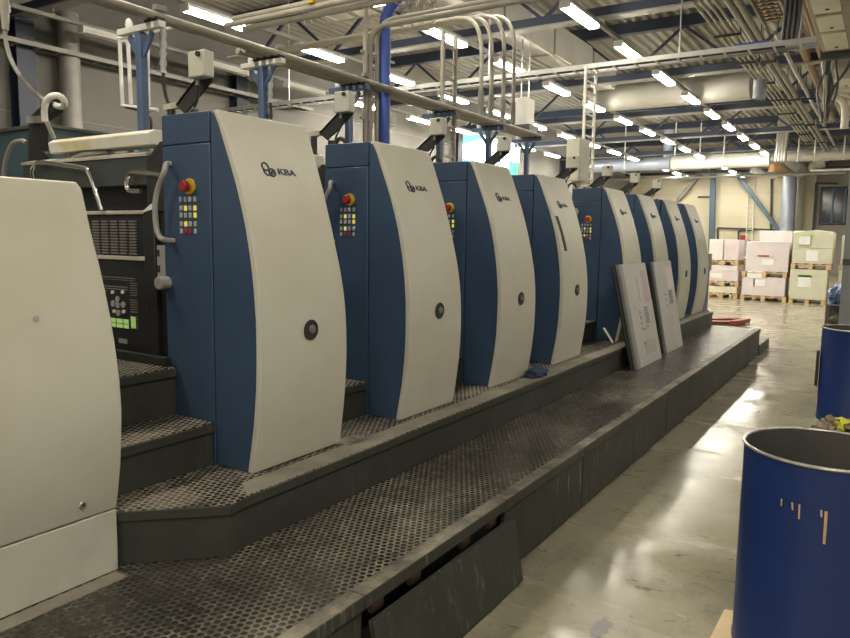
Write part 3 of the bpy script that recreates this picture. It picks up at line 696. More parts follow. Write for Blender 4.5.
MB().tube([(-4.16, Y, 1.6), (-4.16, Y, b.z-.05)]+bez([(-4.16, Y, b.z-.05), (-4.16, Y, b.z+.12), (-4.05, Y, b.z+.22), (-3.85, Y, b.z+.3)], 8)[1:]+[(-3.1, Y, b.z+.52)], .055, 14).build('blue_pipe', 'brightblue')
tag(bpy.context.scene.objects['blue_pipe'], 'thick bright blue upright pipe bending toward the roof', 'pipe')
t = thing('cross_conduits', 'tan conduit bundle crossing the hall at top left above the T posts', 'pipes', (-3, 5.3, 3.7))
for k, (dz, dy) in enumerate(((0, 0), (.055, .02), (-.05, .05))):
    a = PY(226, 26, 5.3); MB().cyl((a.x+.1*k, 5.3+dy, 3.71+dz), (1.5, 5.3+dy, 3.71+dz), .03, 10).build('conduit', 'conduit', t)
a = PY(303, 5, 5.35)
for dx in (0, .09): MB().cyl((a.x+dx, 5.36, 3.60), (a.x+dx, 5.36, 6.8), .012, 6).build('hanger_rod', 'galv', t)
a = PY(314, 5, 5.3); MB().box((a.x-.03, 5.25, 3.74), (a.x+.03, 5.35, 3.80)).build('yellow_clamp', 'yellow', t)
# short ladder tray next to the cross conduits
def ladder_tray(name, label, y, z, x0, x1, w=.30, m='galv', step=.35, n=None, extra=None):
    t = thing(name, label, 'cable tray', ((x0+x1)/2, y, z))
    for s in (0, 1): MB().box((x0, y-w/2+s*w-.012, z), (x1, y-w/2+s*w+.012, z+.07)).build('side_rail', m, t)
    k = x0+.1; c = 0
    mb = MB()
    while k < x1 and c < 60:
        MB().box((k, y-w/2, z+.004), (k+.03, y+w/2, z+.022)).build('rung', m, t); k += step; c += 1
    return t
a, b = PY(318, 20, 5.75), PY(372, 10, 5.75)
ladder_tray('cable_tray', 'short pale ladder tray beside the tan cross conduits at the top', 5.75, a.z, a.x, b.x+.3, .3, 'conduit', .28)
t1 = ladder_tray('cable_tray', 'long galvanised cable ladder crossing the hall under the roof, lamps behind it', 11.6, 4.33, -13.2, -1.0, .34, 'galv', .33)
MB().tube([(-13, 11.55, 4.37), (-8, 11.6, 4.365), (-1.4, 11.58, 4.37)], .035, 8).build('blue_cable', 'navy', t1)
MB().tube([(-2.05, 11.5, 4.40), (-1.6, 11.5, 4.40)], .045, 8).build('cable_sleeve', 'brightblue', t1)
for x in (-11, -8.4, -6.2, -2.9): MB().cyl((x, 11.77, 4.33), (x, 11.77, 6.85), .012, 6).build('hanger_rod', 'galv', t1)
# cable ladder along left wall
t = thing('cable_tray', 'cable ladder running along the left wall below the unlit lamps', 'cable tray', (-13.3, 9.5, 4.93))
for s in (0, 1): MB().box((-13.5+.34*s-.012, .8, 4.92), (-13.5+.34*s+.012, 15.0, 5.0)).build('side_rail', 'galv_dull', t)
for k in range(36): MB().box((-13.5, 1+.39*k, 4.925), (-13.16, 1.03+.39*k, 4.945)).build('rung', 'galv_dull', t)
MB().box((-13.49, .8, 4.946), (-13.2, 15.0, 4.965)).build('cables', 'navy', t)
# upright cable ladders
def upright(name, label, xa, X, z0, z1, w, m, boxed=False):
    a = PX(xa, 110, X); t = thing(name, label, 'cable ladder', (X, a.y, z0), 'upright cable ladders')
    for s in (0, 1): MB().box((X-.02, a.y+s*w-.018, z0), (X+.02, a.y+s*w+.018, z1)).build('side_rail', m, t)
    k = z0+.05
    while k < z1: MB().box((X-.012, a.y, k), (X+.012, a.y+w, k+.022)).build('rung', m, t); k += .17
    return a.y
yl = upright('cable_ladder', 'pale upright cable ladder above the gap after the fourth unit', 584.5, -4.2, 1.0, 4.32, .46, 'white')
upright('cable_ladder', 'cream upright cable ladder behind the third unit', 442, -4.25, 1.6, 3.85, .27, 'conduit')
t = thing('switch_cabinet', 'cream electrical box mounted on the pale upright cable ladder', 'electrical box', (-4.1, yl, 2.4))
MB().box((-4.24, yl-.60, 2.50), (-4.03, yl-.15, 3.14)).build('box_body', 'cream', t, .006); MB().box((-4.03, yl-.58, 2.52), (-4.02, yl-.17, 3.12)).build('box_door', 'cream', t, .003)
MB().box((-4.20, yl-.40, 1.2), (-4.06, yl-.12, 2.50)).build('cable_duct', 'cream', t, .004)
# four conduits bending off to the left
t = thing('bent_conduits', 'four tan conduits rising from the bundle and bending left under the roof', 'pipes', (-4.2, 8.2, 3.0))
for k, (xb, yb_) in enumerate(((481, 95), (491, 100), (503, 105), (513, 110))):
    a = PX(xb, yb_, -4.2); z = (4.03, 4.10, 4.20, 4.27)[k]
    pts = [(-4.2, a.y, 2.98), (-4.2, a.y, z-.35)]+bez([(-4.2, a.y, z-.35), (-4.2, a.y, z+.06), (-4.3, a.y, z+.21), (-4.62, a.y, z+.2)], 10)[1:]+[(-8.5, a.y, z+.2)]
    MB().tube(pts, .025, 10).build('conduit', 'rust' if False else 'conduit', t)
    MB().cyl((-4.2, a.y, 3.0), (-4.2, a.y, 3.35), .036, 10).build('socket', 'conduit_grey', t)
# hanging grey box
a = PY(517, 99, 14.0); b = PY(528, 125, 14.0)
t = thing('hanging_box', 'grey ventilation box hanging from the roof beyond the bent conduits', 'duct', ((a.x+b.x)/2, 14.0, b.z))
MB().box((a.x, 13.9, b.z), (b.x, 14.3, a.z)).build('duct_body', 'duct', t, .005); MB().box((a.x-.1, 13.85, b.z-.12), (b.x+.1, 14.35, b.z)).build('outlet', 'dark', t)
for xx in (a.x+.05, b.x-.05): MB().cyl((xx, 14.1, a.z), (xx, 14.1, 6.85), .015, 6).build('hanger_rod', 'galv', t)
a, b = PZ(446, 11, 3.7), PZ(378, 24, 3.7)
# valve row at the top centre
t = thing('valve_row', 'row of small pale fittings at the top edge, left of the bent conduits', 'pipe fittings', (-3.6, 5.95, 3.75))
for k, xx in enumerate((402, 412, 423, 434)):
    p = PY(xx, 10-k*1.2, 5.95); MB().cyl(p-Vector((0, 0, .16)), p+Vector((0, 0, .12)), .012, 8).build('stem', 'conduit', t); MB().blob(p+Vector((0, 0, .06)), .045, .04, .06, k, .3, 2, 2).build('valve_body', 'conduit', t)

# ------------------------------------------------------------------ ducts
t = MB().tube([(-7.6, 20.5, 5.60), (-3.2, 20.5, 5.60)], .36, 24); o = t.build('round_duct', 'duct'); tag(o, 'big round grey duct crossing the hall under the roof in mid distance', 'duct')
t = thing('roof_duct', 'rectangular tan duct running lengthwise under the roof left of centre', 'duct', (-6.85, 13, 5.75))
MB().box((-7.1, 6.0, 5.72), (-6.55, 19.9, 6.4)).build('duct_body', 'duct', t, .01)
for yy in (8, 10.5, 13, 15.5, 18): MB().box((-7.13, yy, 5.69), (-6.52, yy+.05, 6.43)).build('duct_flange', 'galv_dull', t)
MB().tube(catm([(-6.4, 12.5, 5.62), (-6.4, 14.5, 5.6), (-6.42, 16, 5.55), (-6.45, 16.6, 5.7)], 5), .03, 8).build('cable_pipe', 'conduit', t)
t = MB(); n = 60
sp = [(-13.1 + (4.6)*k/n) for k in range(n+1)]
t.tube([(x, 34, 5.12) for x in sp], [.30+(.01 if k % 2 else 0) for k in range(n+1)], 20); o = t.build('spiral_duct', 'pipe_blue_grey', ang=60); tag(o, 'long bluish spiral duct crossing the far end of the hall', 'duct')
t = MB().tube([(-8.45, 34.0, 5.11), (-4.4, 34.0, 5.11)], .315, 20); o = t.build('white_duct', 'white'); tag(o, 'smooth white duct continuing right of the bluish spiral duct', 'duct')
o = MB().tube([(-4.38, 34.0, 5.2), (2.5, 34.0, 5.2)], .26, 20).build('grey_duct', 'duct'); tag(o, 'slimmer grey duct continuing right of the white far duct', 'duct')
a = PY(668, 148, 34); t = MB().tube([(a.x, 34, 5.2), (a.x, 34, 6.8)], .2, 16); tag(t.build('duct_riser', 'pipe_blue_grey'), 'short upright duct rising from the bluish spiral duct to the roof', 'duct')
t = MB().tube([PY(752, 168, 42.6), PY(765, 176, 42.8), PY(776, 175, 43)], .2, 12); tag(t.build('bent_duct', 'white'), 'bent white duct branch under the white far duct', 'duct')
p = PY(780, 166, 43.6); t = MB().blob(p, .5, .5, .9, 4, .25, 2, 3); tag(t.build('wrapped_joint', 'orange_wrap'), 'orange wrapped duct joint above the bluish upright far duct', 'duct')
a = PY(800, 170, 40); t = MB().tube([PY(790, 160, 43.6), PY(798, 169, 43.6), PY(803, 174, 43.8)], [.5, .45, .3], 14); tag(t.build('duct_elbow', 'duct'), 'grey duct elbow right of the orange wrapped joint', 'duct')
t = MB().tube([PY(808, 170, 43.9), PY(814, 164, 43.9), PY(825, 162, 43.9)], .28, 12); tag(t.build('side_duct', 'cream'), 'cream duct bend right of the grey elbow near the far wall', 'duct')
for i, px in enumerate((675, 724, 700, 625)):
    a = PY(px, 150, 33.5); o = MB().cyl((a.x, 33.5, 4.9), (a.x, 33.5, 6.85), .025, 6).build('hanger_rod', 'white')
    tag(o, 'thin pale rod holding the far cross duct, %s' % ('right of the bluish duct riser', 'rightmost of the four rods', 'third from the left of four', 'leftmost of the four rods')[i], 'rod', 'rods of the far cross duct')
# lengthwise pipe racks under the roof at right
def rack(name, label, xs, z, y0, y1, r, m, brack=None):
    t = thing(name, label, 'pipes', (sum(xs)/len(xs), (y0+y1)/2, z))
    for x in xs: MB().cyl((x, y0, z), (x, y1, z), r, 10).build('pipe', m, t)
    if brack:
        y = y0+1.2
        while y < y1:
            MB().box((min(xs)-.08, y-.02, z-r-.04), (max(xs)+.08, y+.02, z-r)).build('bracket', 'dark', t)
            MB().cyl((max(xs)+.06, y, z-r-.03), (max(xs)+.06, y, 6.85), .012, 6).build('hanger_rod', 'dark', t); y += brack
    return t
rack('pipe_rack', 'four thin pale pipes in a row under the roof at right, leftmost pipe rack', [-2.80, -2.70, -2.60, -2.50], 5.3, 6, 31, .026, 'conduit', 2.3)
rack('pipe_pair', 'two dark grey pipes side by side under the roof, right of the thin pipes', [-2.33, -2.2], 5.3, 6, 33.6, .055, 'conduit_grey', 4.6)
rack('bright_pipe', 'single bright slim pipe under the roof right of the dark pipes', [-1.90], 5.25, 14.3, 33.6, .04, 'galv', 5.3)
rack('brown_trunking', 'pair of brown square trunking runs under the roof at right', [-1.72, -1.42], 5.55, 12, 27, .085, 'rust', None)
t = thing('fitting_tray', 'wide tray full of small red and white fittings under the roof at top right', 'cable tray', (-1.85, 11.5, 5.35))
for x in (-2.06, -1.68): MB().box((x-.015, 6.5, 5.33), (x+.015, 14.2, 5.42)).build('side_rail', 'conduit', t)
MB().box((-2.06, 6.5, 5.40), (-1.68, 14.2, 5.42)).build('tray_back', 'dark', t)
random.seed(3)
for k in range(26):
    y = 8.6+.21*k
    MB().box((-2.02, y, 5.35), (-1.72, y+.06, 5.39)).build('fitting_bar', 'rust' if k % 3 else 'conduit_grey', t)
    for q in range(3): MB().blob((-1.98+.11*q+.02*random.random(), y+.12, 5.365), .028, .028, .028, k+q, .3, 2, 1).build('fitting', 'white' if q != 1 else 'galv', t)
# ceiling unit with cream access panels
t = thing('ceiling_unit', 'long ceiling ventilation unit with cream access panels at the upper right corner', 'ventilation unit', (-.9, 14, 5.0))
MB().box((-1.22, 9.6, 5.02), (-.55, 15.2, 5.6)).build('unit_body', 'shade_fabric', t, .01)
for (y0, y1) in ((10.6, 11.5), (11.7, 12.55), (12.75, 13.62), (13.8, 14.95)):
    q = MB().box((-1.15, y0, 4.99), (-.80, y1, 5.02)).build('access_panel', 'cream', t, .004)
    MB().cyl((-.97, y1-.2, 4.992), (-.97, y1-.2, 4.975), .035, 10, .02).build('panel_knob', 'dark', q)
MB().box((-1.25, 15.2, 4.9), (-.4, 15.35, 5.6)).build('end_frame', 'dark', t)
t2 = thing('ceiling_unit', 'second ceiling ventilation unit with cream panels, further down the right side', 'ventilation unit', (-1.0, 19.5, 5.0))
MB().box((-1.3, 17.5, 5.02), (-.5, 23.0, 5.6)).build('unit_body', 'shade_fabric', t2, .01)
for (y0, y1) in ((17.7, 18.6), (18.8, 19.8), (20.0, 21.0)):
    q = MB().box((-1.2, y0, 4.99), (-.75, y1, 5.02)).build('access_panel', 'cream', t2, .004); MB().cyl((-.97, y1-.2, 4.992), (-.97, y1-.2, 4.975), .035, 10, .02).build('panel_knob', 'dark', q)
# hanging cable clump and drops on the right
t = thing('cable_drop', 'tangle of dark cables hanging between the two ceiling ventilation units', 'cables', (-1.2, 16.5, 4.2))
random.seed(5)
for k in range(9):
    x = -1.35+.05*k; MB().tube(catm([(x, 16.2+.1*random.random(), 5.5), (x+random.uniform(-.12, .12), 16.4, 5.05), (x*.5-.62+random.uniform(-.1, .1), 16.5, 4.6), (-1.22+random.uniform(-.04, .04), 16.5, 3.95)], 6), .025, 6).build('cable', 'dark' if k % 3 else 'conduit_grey', t)
t = thing('cable_loop', 'thick dark cables dropping past the end of the long cable ladder at top right', 'cables', (-1.35, 11.5, 4.6))
for k in range(4):
    x = -1.42+.06*k; MB().tube(catm([(-1.3+.02*k, 11.5, 6.6), (x+.03, 11.5, 5.62), (x, 11.55, 5.4), (x, 11.55, 4.8), (x-.02, 11.6, 4.42)], 6), .028, 8).build('cable', 'dark', t)
t = thing('duct_drop', 'two pale pipe bends dropping from the further ceiling unit at right', 'pipes', (-1.2, 20, 4.3))
for k in range(2):
    x = -1.0+.25*k; MB().tube(catm([(x-.4, 19.3, 5.0), (x-.1, 19.3, 4.85), (x, 19.3, 4.6), (x, 19.3, 4.2)], 6), .08, 10).build('pipe', 'conduit', t)
t = thing('wire_frame', 'thin pale wire rack hanging below the pipe racks near the far end', 'frame', (-1.8, 30, 4.3))
for x in (-2.95, -2.42, -1.5): MB().cyl((x, 30, 4.55), (x, 30, 5.4), .025, 6).build('hanger_rod', 'conduit', t)
MB().cyl((-2.9, 30, 4.62), (-.2, 30, 4.62), .03, 6).build('cross_pipe', 'conduit', t); MB().cyl((-2.6, 31, 4.3), (-.2, 31, 4.3), .05, 6).build('cross_pipe', 'galv', t)
t = thing('upright_pipes', 'cluster of upright grey-tan pipes beside the end of the bright lamp row', 'pipes', (-3.9, 33.3, 4.6))
for k in range(4):
    a = PY(779+2.7*k, 120, 33.0); MB().tube([(a.x, 33, 4.9), (a.x+.05, 33, 6.85)], .075, 8).build('pipe', 'conduit_grey', t)
p = PY(756, 92, 17); t = MB().cyl((-2.49, 17, 4.62), (-2.49, 17, 5.0), .13, 18).cyl((-2.49, 17, 5.0), (-2.49, 17, 6.85), .012, 6); tag(t.build('grey_canister', 'steel_grey'), 'blue-grey cylindrical canister hanging under the pipe racks', 'canister')

# ------------------------------------------------------------------ lamps
def make_lamp(x, y, z, lit):
    t = thing('ceiling_lamp', 'x', 'lamp', (x, y, z), 'fluorescent lamps hung in rows')
    MB().box((x-.09, y-.68, z+.03), (x+.09, y+.68, z+.085)).build('housing', 'lamp_white', t)
    MB().box((x-.085, y-.64, z-.022), (x+.085, y+.64, z+.0295)).build('fluorescent_tube', 'tube' if lit else 'tube_off', t)
    for s in (-1, 1): MB().box((x-.09, y+s*.66-.02, z-.03), (x+.09, y+s*.66+.02, z+.03)).build('end_cap', 'lamp_white', t)
    return t
ZL = 5.2
lit0 = make_lamp(-4.46, 11.6, ZL, True); off0 = make_lamp(-12.45, 6.0, ZL, False)
rows = [('rightmost', -4.46, [11.6+2.63*k for k in range(-5, 10)]), ('second from right', -7.0, [11.58+2.63*k for k in range(-1, 13)]),  # near end of the rightmost row is unseen, added to light the machines
        ('third from right', -9.77, [11.36+2.63*k for k in range(-1, 13)]), ('leftmost', -12.45, [6.0+2.63*k for k in range(0, 12)]),
        ('added aisle', 1.0, [11.6+2.63*k for k in (-7, -6, -5, -4, -2, 1, 3, 5, 7)]),  # unseen row, added to brighten the machine fronts and aisle floor
        ('added far aisle', 3.6, [11.6+2.63*k for k in (2, 4, 6, 8)])]  # unseen row, added to brighten the far end
nl = 0
for rn, x, ysr in rows:
    for i, y in enumerate(ysr):
        lit = not (rn == 'leftmost' and y < 14.5)
        if rn == 'rightmost' and abs(y-11.6) < .01: o = lit0
        elif rn == 'leftmost' and i == 0: o = off0
        else: o = copy_tree(lit0, (x+4.46, y-11.6, 0)) if lit else copy_tree(off0, (0, y-6.0, 0))
        v0 = {'rightmost': 11.5, 'second from right': 8.8, 'third from right': 8.6, 'leftmost': 5.9}.get(rn, 99)
        iv = i-sum(1 for q in ysr if q < v0)
        if iv >= 0: o['label'] = '%s ceiling lamp, %s visible from the near end of the %s row' % ('lit' if lit else 'unlit', ORD[iv], rn)
        else: o['label'] = 'unseen lit ceiling lamp, added overhead for extra light'
    if rn == 'added aisle': pass
    t = thing('lamp_rail', 'thin suspended rail carrying the %s row of ceiling lamps' % rn, 'rail', (x, 22, ZL+.09), 'lamp rails')
    MB().box((x-.035, ysr[0]-.8, ZL+.087), (x+.035, 44.0, ZL+.15)).build('rail', 'galv_dull', t)
    for Y in TY:
        if Y > ysr[0]: MB().cyl((x, Y, ZL+.15), (x, Y, 5.45), .01, 6).build('hanger_rod', 'galv', t)

# ------------------------------------------------------------------ boards leaning on the plinth
def board(label, y0, y1, xb, xt, zt, th, sk):
    t = thing('leaning_board', label, 'board', ((xb+xt)/2, (y0+y1)/2, .389), 'pale boards leaning on the plinth')
    d = Vector((xt-xb, sk, zt-.389)); nrm = Vector((d.z, 0, -(xt-xb))).normalized(); sh = Vector((0, .02, 0))
    B0 = Vector((xb, y0, .389)); Yv = Vector((0, y1-y0, 0))
    f = MB().prism([B0, B0+Yv, B0+Yv+d, B0+d], nrm*-.012).build('face_board', 'board', t, .002)
    MB().prism([B0-nrm*.013, B0+Yv-nrm*.013, B0+Yv+d-nrm*.013, B0+d-nrm*.013], -nrm*th).build('core_board', 'board_edge', t, .002)
    def rect(u0, u1, v0, v1, m, nm, off=.0015, par=f):
        q = [B0+Yv*u0+d*v0, B0+Yv*u1+d*v0, B0+Yv*u1+d*v1, B0+Yv*u0+d*v1]
        return MB().prism([p+nrm*off for p in q], -nrm*.001).build(nm, m, par)
    return t, rect, B0, Yv, d, nrm
t, rect, B0, Yv, d, nrm = board('wide pale board leaning left, barcode labels and faded red print', 6.73, 7.585, -1.885, -2.07, 1.378, .022, -.14)
bk = MB().prism([B0-nrm*.037+Vector((0, -.09, 0)), B0-nrm*.037+Yv*.9, B0-nrm*.037+Yv*.9+d, B0-nrm*.037+d*.99+Vector((0, -.09, 0))], -nrm*.014).build('backing_board', 'dark', t, .002)
rect(0.0, .10, 0, 1, 'board_edge', 'edge_strip', .0012)
rect(.72, .93, .60, .92, 'pink_ink', 'faded_label'); rect(.52, .56, .62, .88, 'pink_ink', 'faded_label')
for k in range(9): rect(.62+.0, .76, .40+.019*k, .41+.019*k, 'ink', 'barcode')
for k in range(4): rect(.42, .45, .34+.055*k, .37+.055*k, 'ink', 'printed_line')
rect(.50, .56, .345, .36, 'ink', 'printed_line'); rect(.62, .68, .36, .375, 'ink', 'printed_line'); rect(.40, .46, .2, .22, 'ink', 'printed_line')
for k in range(5): rect(.42+.09*k, .47+.09*k, .10, .235, 'pink_ink', 'faded_label')
t, rect, B0, Yv, d, nrm = board('narrower pale board leaning right of the first, one small barcode label', 7.92, 8.645, -1.915, -2.07, 1.378, .022, -.16)
MB().prism([B0-nrm*.037+Vector((0, -.07, 0)), B0-nrm*.037+Yv*.9, B0-nrm*.037+Yv*.9+d, B0-nrm*.037+d*.99+Vector((0, -.07, 0))], -nrm*.014).build('backing_board', 'dark', t, .002)
for k in range(7): rect(.58, .80, .52+.022*k, .535+.022*k, 'ink', 'barcode')
for k in range(3): rect(.36, .40, .50+.06*k, .525+.06*k, 'ink', 'printed_line')
rect(.6, .95, .70, .93, 'cart_pink', 'faded_label')
# thin rods by the fifth unit
a, b = PZ(613, 346.5, .60), PX(600, 324, -2.41)
tag(MB().cyl((-2.186, 6.88, .603), (-2.39, 7.09, .765), .011, 8).build('thin_rod', 'white'), 'thin white rod leaning beside the stairs at the fifth printing unit', 'rod')
tag(MB().blob(PZ(536, 373.5, .615), .07, .13, .045, 2, .4, 3).build('crumpled_rag', 'rag_blue'), 'crumpled dark blue rag on the plinth between the third and fourth units', 'rag')
for (x, y, i) in ((352, 440, 0),):
    p = PZ(x, y, .598); tag(MB().blob((p.x, p.y, .6), .06, .09, .006, 9, .5, 3).build('paper_scrap', 'nosing'), 'flat pale scrap of paper on the plinth between the first and second units', 'scrap')

# ------------------------------------------------------------------ drums at right
def drum(label, cx, cy, z0, h, scr):
    t = thing('steel_drum', label, 'drum', (cx, cy, z0), 'open blue steel drums')
    r = .29
    prof = [(.0, z0+.012), (r-.012, z0+.012), (r-.006, z0), (r+.003, z0), (r+.003, z0+.016), (r, z0+.022)]
    for zc in (.33, .62):
        pass
    prof += [(r, z0+h-.014)]
    MB().lathe(prof, (cx, cy), 72).build('drum_shell', 'drumblue', t, ang=50)
    MB().lathe([(r-.004, z0+h-.01), (r-.005, z0+.02), (0, z0+.02)], (cx, cy), 72).build('drum_lining', 'drum_in', t, ang=50)
    n = 72; MB().tube([(cx+(r)*math.cos(2*PI*k/n), cy+(r)*math.sin(2*PI*k/n), z0+h-.006) for k in range(n)], .0065, 8, closed=True).build('rolled_rim', 'drum_rim', t)
    return t
D1 = (-.130, 3.06)
t = drum('nearest open blue steel drum at the right edge, scratched to bare metal', D1[0], D1[1], .022, .812, True)
def on_drum(px, py):
    d = ray(px, py); cx, cy = D1; r = .2905
    A = d.x*d.x+d.y*d.y; B = -2*(d.x*cx+d.y*cy); Cc = cx*cx+cy*cy-r*r
    s = (-B-math.sqrt(B*B-4*A*Cc))/(2*A); return EYEP+d*s
for (x0, y0, x1, y1, w) in ((781.7, 499, 781.3, 506, 1.2), (792.3, 502.5, 792.6, 510, 1.7), (799.6, 504.5, 799, 519, 1.6), (821.2, 510, 821.5, 517, 1.7), (826.3, 511.5, 824, 544, 2.6)):
    a, b = on_drum(x0, y0), on_drum(x1, y1); nn = Vector((a.x-D1[0], a.y-D1[1], 0)).normalized(); sd = Vector((-nn.y, nn.x, 0))*(w/720*2.75/2)
    MB().prism([a-sd, a+sd, b+sd*.8, b-sd*.8], nn*.0012).build('scratch', 'brass_scratch', t)
tag(MB().prism([PZ(724.5, 609, .02), PZ(800, 622, .02), PZ(790, 700, .02), PZ(695, 668, .02)], (0, 0, -.019)).build('plywood_sheet', 'plywood'), 'pale plywood piece on the floor under the nearest blue drum', 'board')
t = drum('second open blue steel drum, behind the nearest one', -.150, 7.50, .001, .845, False)
MB().box((-.465, 7.40, .30), (-.442, 7.47, .62)).build('side_latch', 'dark', t, .003)
for i, (px, py, m, rx, rz, nm) in enumerate(((817, 424, 'rag_brown', .09, .08, 'brown'), (826, 421, 'rag_olive', .12, .10, 'olive'), (833, 423, 'rag_yellow', .08, .10, 'yellow-green'), (847, 425, 'rag_olive', .16, .09, 'large olive'))):
    p = PZ(px+6, py+5, .03); o = MB().blob((p.x, p.y+.04*i, .035), rx*.85, .11, rz*.62, i+3, .45, 2.6).build('crumpled_rag', m); tag(o, 'crumpled %s rag on the floor between the two blue drums' % nm, 'rag', 'rags between the drums')
# trolley with a blue bag, grey column
t = thing('parts_trolley', 'grey steel trolley behind the second blue drum', 'trolley', (-.33, 11.2, 0))
a, b = PY(826.5, 303, 11.2), PY(846, 303, 11.2)
MB().box((a.x, 11.0, .45), (b.x+.1, 11.5, .48)).build('lower_shelf', 'trolley', t, .003); MB().box((a.x, 11.0, a.z-.02), (b.x+.1, 11.5, a.z)).build('top_shelf', 'galv_dull', t, .003)
MB().box((a.x, 11.48, .1), (b.x+.1, 11.5, a.z-.02)).build('back_panel', 'trolley', t)
for xx in (a.x+.02, b.x+.08):
    for yy in (11.02, 11.47): MB().box((xx-.015, yy-.015, .06), (xx+.015, yy+.015, a.z-.02)).build('leg', 'trolley', t); MB().cyl((xx, yy-.012, .031), (xx, yy+.012, .031), .03, 12).build('wheel', 'rubber', t)
o = MB().blob((a.x+.13, 11.2, a.z+.09), .13, .15, .17, 8, .5, 2.2).build('plastic_bag', 'bag_blue'); tag(o, 'crumpled blue plastic bag on top of the grey trolley', 'bag')
o = MB().blob((a.x+.14, 11.2, .55), .11, .1, .08, 6, .4, 2.2).build('crumpled_rag', 'rag_olive'); tag(o, 'dark green rag on the lower shelf of the grey trolley', 'rag')
a = PY(843, 260, 9.3)
t = thing('grey_column', 'square grey steel column at the right edge behind the second drum', 'column', (a.x+.2, 9.5, 0))
MB().box((a.x, 9.3, 0), (a.x+.35, 9.65, 6.8)).build('shaft', 'grey_column', t, .006)
b = PY(843, 262, 9.3); MB().box((a.x-.004, 9.294, b.z-.035), (a.x+.354, 9.656, b.z+.035)).build('dark_band', 'band', t)

# ------------------------------------------------------------------ pallets and wrapped stacks
def pallet(x0, x1, y0, y1, z, label):
    t = thing('wooden_pallet', label, 'pallet', ((x0+x1)/2, (y0+y1)/2, z), 'wooden pallets at the far end')
    w = x1-x0
    for k in range(3):
        xx = x0+.0+k*(w-.1)/2
        MB().box((xx, y0, z), (xx+.1, y1, z+.022)).build('bottom_board', 'wood', t)
        for q in range(3): yy = y0+q*(y1-y0-.1)/2; MB().box((xx, yy, z+.022), (xx+.1, yy+.1, z+.10)).build('block', 'wood', t)
    for q in range(3): yy = y0+q*(y1-y0-.1)/2; MB().box((x0, yy, z+.10), (x1, yy+.1, z+.122)).build('stringer', 'wood', t)
    n = 5
    for k in range(n): xx = x0+k*(w-.1)/(n-1); MB().box((xx, y0, z+.122), (xx+.1, y1, z+.144)).build('deck_board', 'wood', t)
    return t
def load(x0, x1, y0, y1, z0, z1, m, label, labels=(), lump=0, seed=0):
    t = thing('wrapped_stack', label, 'pallet load', ((x0+x1)/2, (y0+y1)/2, z0), 'wrapped paper stacks on pallets')
    if lump:
        mb = MB(); nx, nz = 14, 10
        vs = []; 
        bm = bmesh.new(); bmesh.ops.create_cube(bm, size=1); bmesh.ops.subdivide_edges(bm, edges=bm.edges, cuts=7, use_grid_fill=True)
        for v in bm.verts:
            q = Vector(((v.co.x+.5)*(x1-x0)+x0, (v.co.y+.5)*(y1-y0)+y0, (v.co.z+.5)*(z1-z0)+z0)); k = v.co.z+.5
            q += Vector((noise.noise(q*3+Vector((seed,0,0))), noise.noise(q*3+Vector((0,seed,0))), noise.noise(q*2.2+Vector((0,0,seed)))*1.4))*lump*k
            c = max(0, abs(v.co.x)-.40)*max(0, v.co.z-.3)*8*lump; q.z -= c*2
            vs.append(q)
        fs = [tuple(v.index for v in f.verts) for f in bm.faces]; bm.free(); mb.add(vs, fs)
        w = mb.build('wrapped_block', m, t, ang=60)
    else: w = MB().box((x0, y0, z0), (x1, y1, z1)).build('wrapped_block', m, t, .012)
    for (u0, u1, v0, v1, mm) in labels:
        MB().box((x0+(x1-x0)*u0, y0-.012-(lump*1.0), z0+(z1-z0)*v0), (x0+(x1-x0)*u1, y0+.004, z0+(z1-z0)*v1)).build('paper_label', mm, w)
    return t
Y0, Y1 = 21.5, 22.4
xm0, xm1 = -3.31, -2.17
pallet(xm0, xm1, Y0, Y1, 0.0, 'wooden pallet on the floor under the pinkish stack in the middle')
load(xm0+.02, xm1-.04, Y0+.02, Y1-.02,   .145, .655, 'cart_pink', 'lower pinkish-white wrapped stack in the middle', ((.26, .55, .52, .86, 'paper'), (.27, .30, .5, .9, 'magenta')))
pallet(xm0+.0, xm1-.02, Y0, Y1, .657, 'wooden pallet between the two pinkish stacks in the middle')
load(xm0+.08, xm1-.0, Y0+.02, Y1-.02, .803, 1.62, 'cart_pink', 'upper pinkish-white wrapped stack in the middle with a crimson mark', ((.28, .55, .50, .55, 'magenta'), (.38, .66, .22, .42, 'paper'), (.06, .42, -.22, .02, 'paper')))
load(-3.07, -2.24, Y1+.3, Y1+1.1, .145, 1.93, 'cart_white', 'pale wrapped stack standing behind the pinkish middle stack', ())
pallet(-3.07, -2.24, Y1+.3, Y1+1.1, 0, 'wooden pallet under the pale stack behind the middle one')
xg0, xg1 = -2.105, -1.235
pallet(xg0, xg1, Y0, Y1, 0, 'wooden pallet on the floor under the greenish stack')
load(xg0+.0, xg1-.0, Y0-.01, Y1-.02, .11, .905, 'cart_green', 'lower greenish-white wrapped stack with a pale green label', ((.22, .58, .40, .80, 'paper'), (.22, .58, .74, .83, 'paper_green')))
pallet(xg0+.0, xg1+.06, Y0-.01, Y1, .907, 'wooden pallet between the two greenish stacks')
load(xg0+.02, xg1+.08, Y0, Y1, 1.053, 1.46, 'cart_green', 'middle greenish-white wrapped stack with a white label', ((.35, .66, .18, .85, 'paper'),))
load(xg0+.02, xg1+.08, Y0+.02, Y1, 1.47, 1.90, 'cart_green', 'topmost lumpy greenish-white wrapped stack', ((.14, .42, .2, .72, 'paper'), (.14, .46, .74, .84, 'paper_green')), .05, 3)
xr0 = -1.02
pallet(xr0, xr0+.9, Y0+.3, Y1+.3, 0, 'wooden pallet under the stack at the right edge, partly hidden by the grey column')
load(xr0+.02, xr0+.88, Y0+.3, Y1+.3, .146, .90, 'cart_green', 'lower wrapped stack at the right, partly hidden by the grey column')
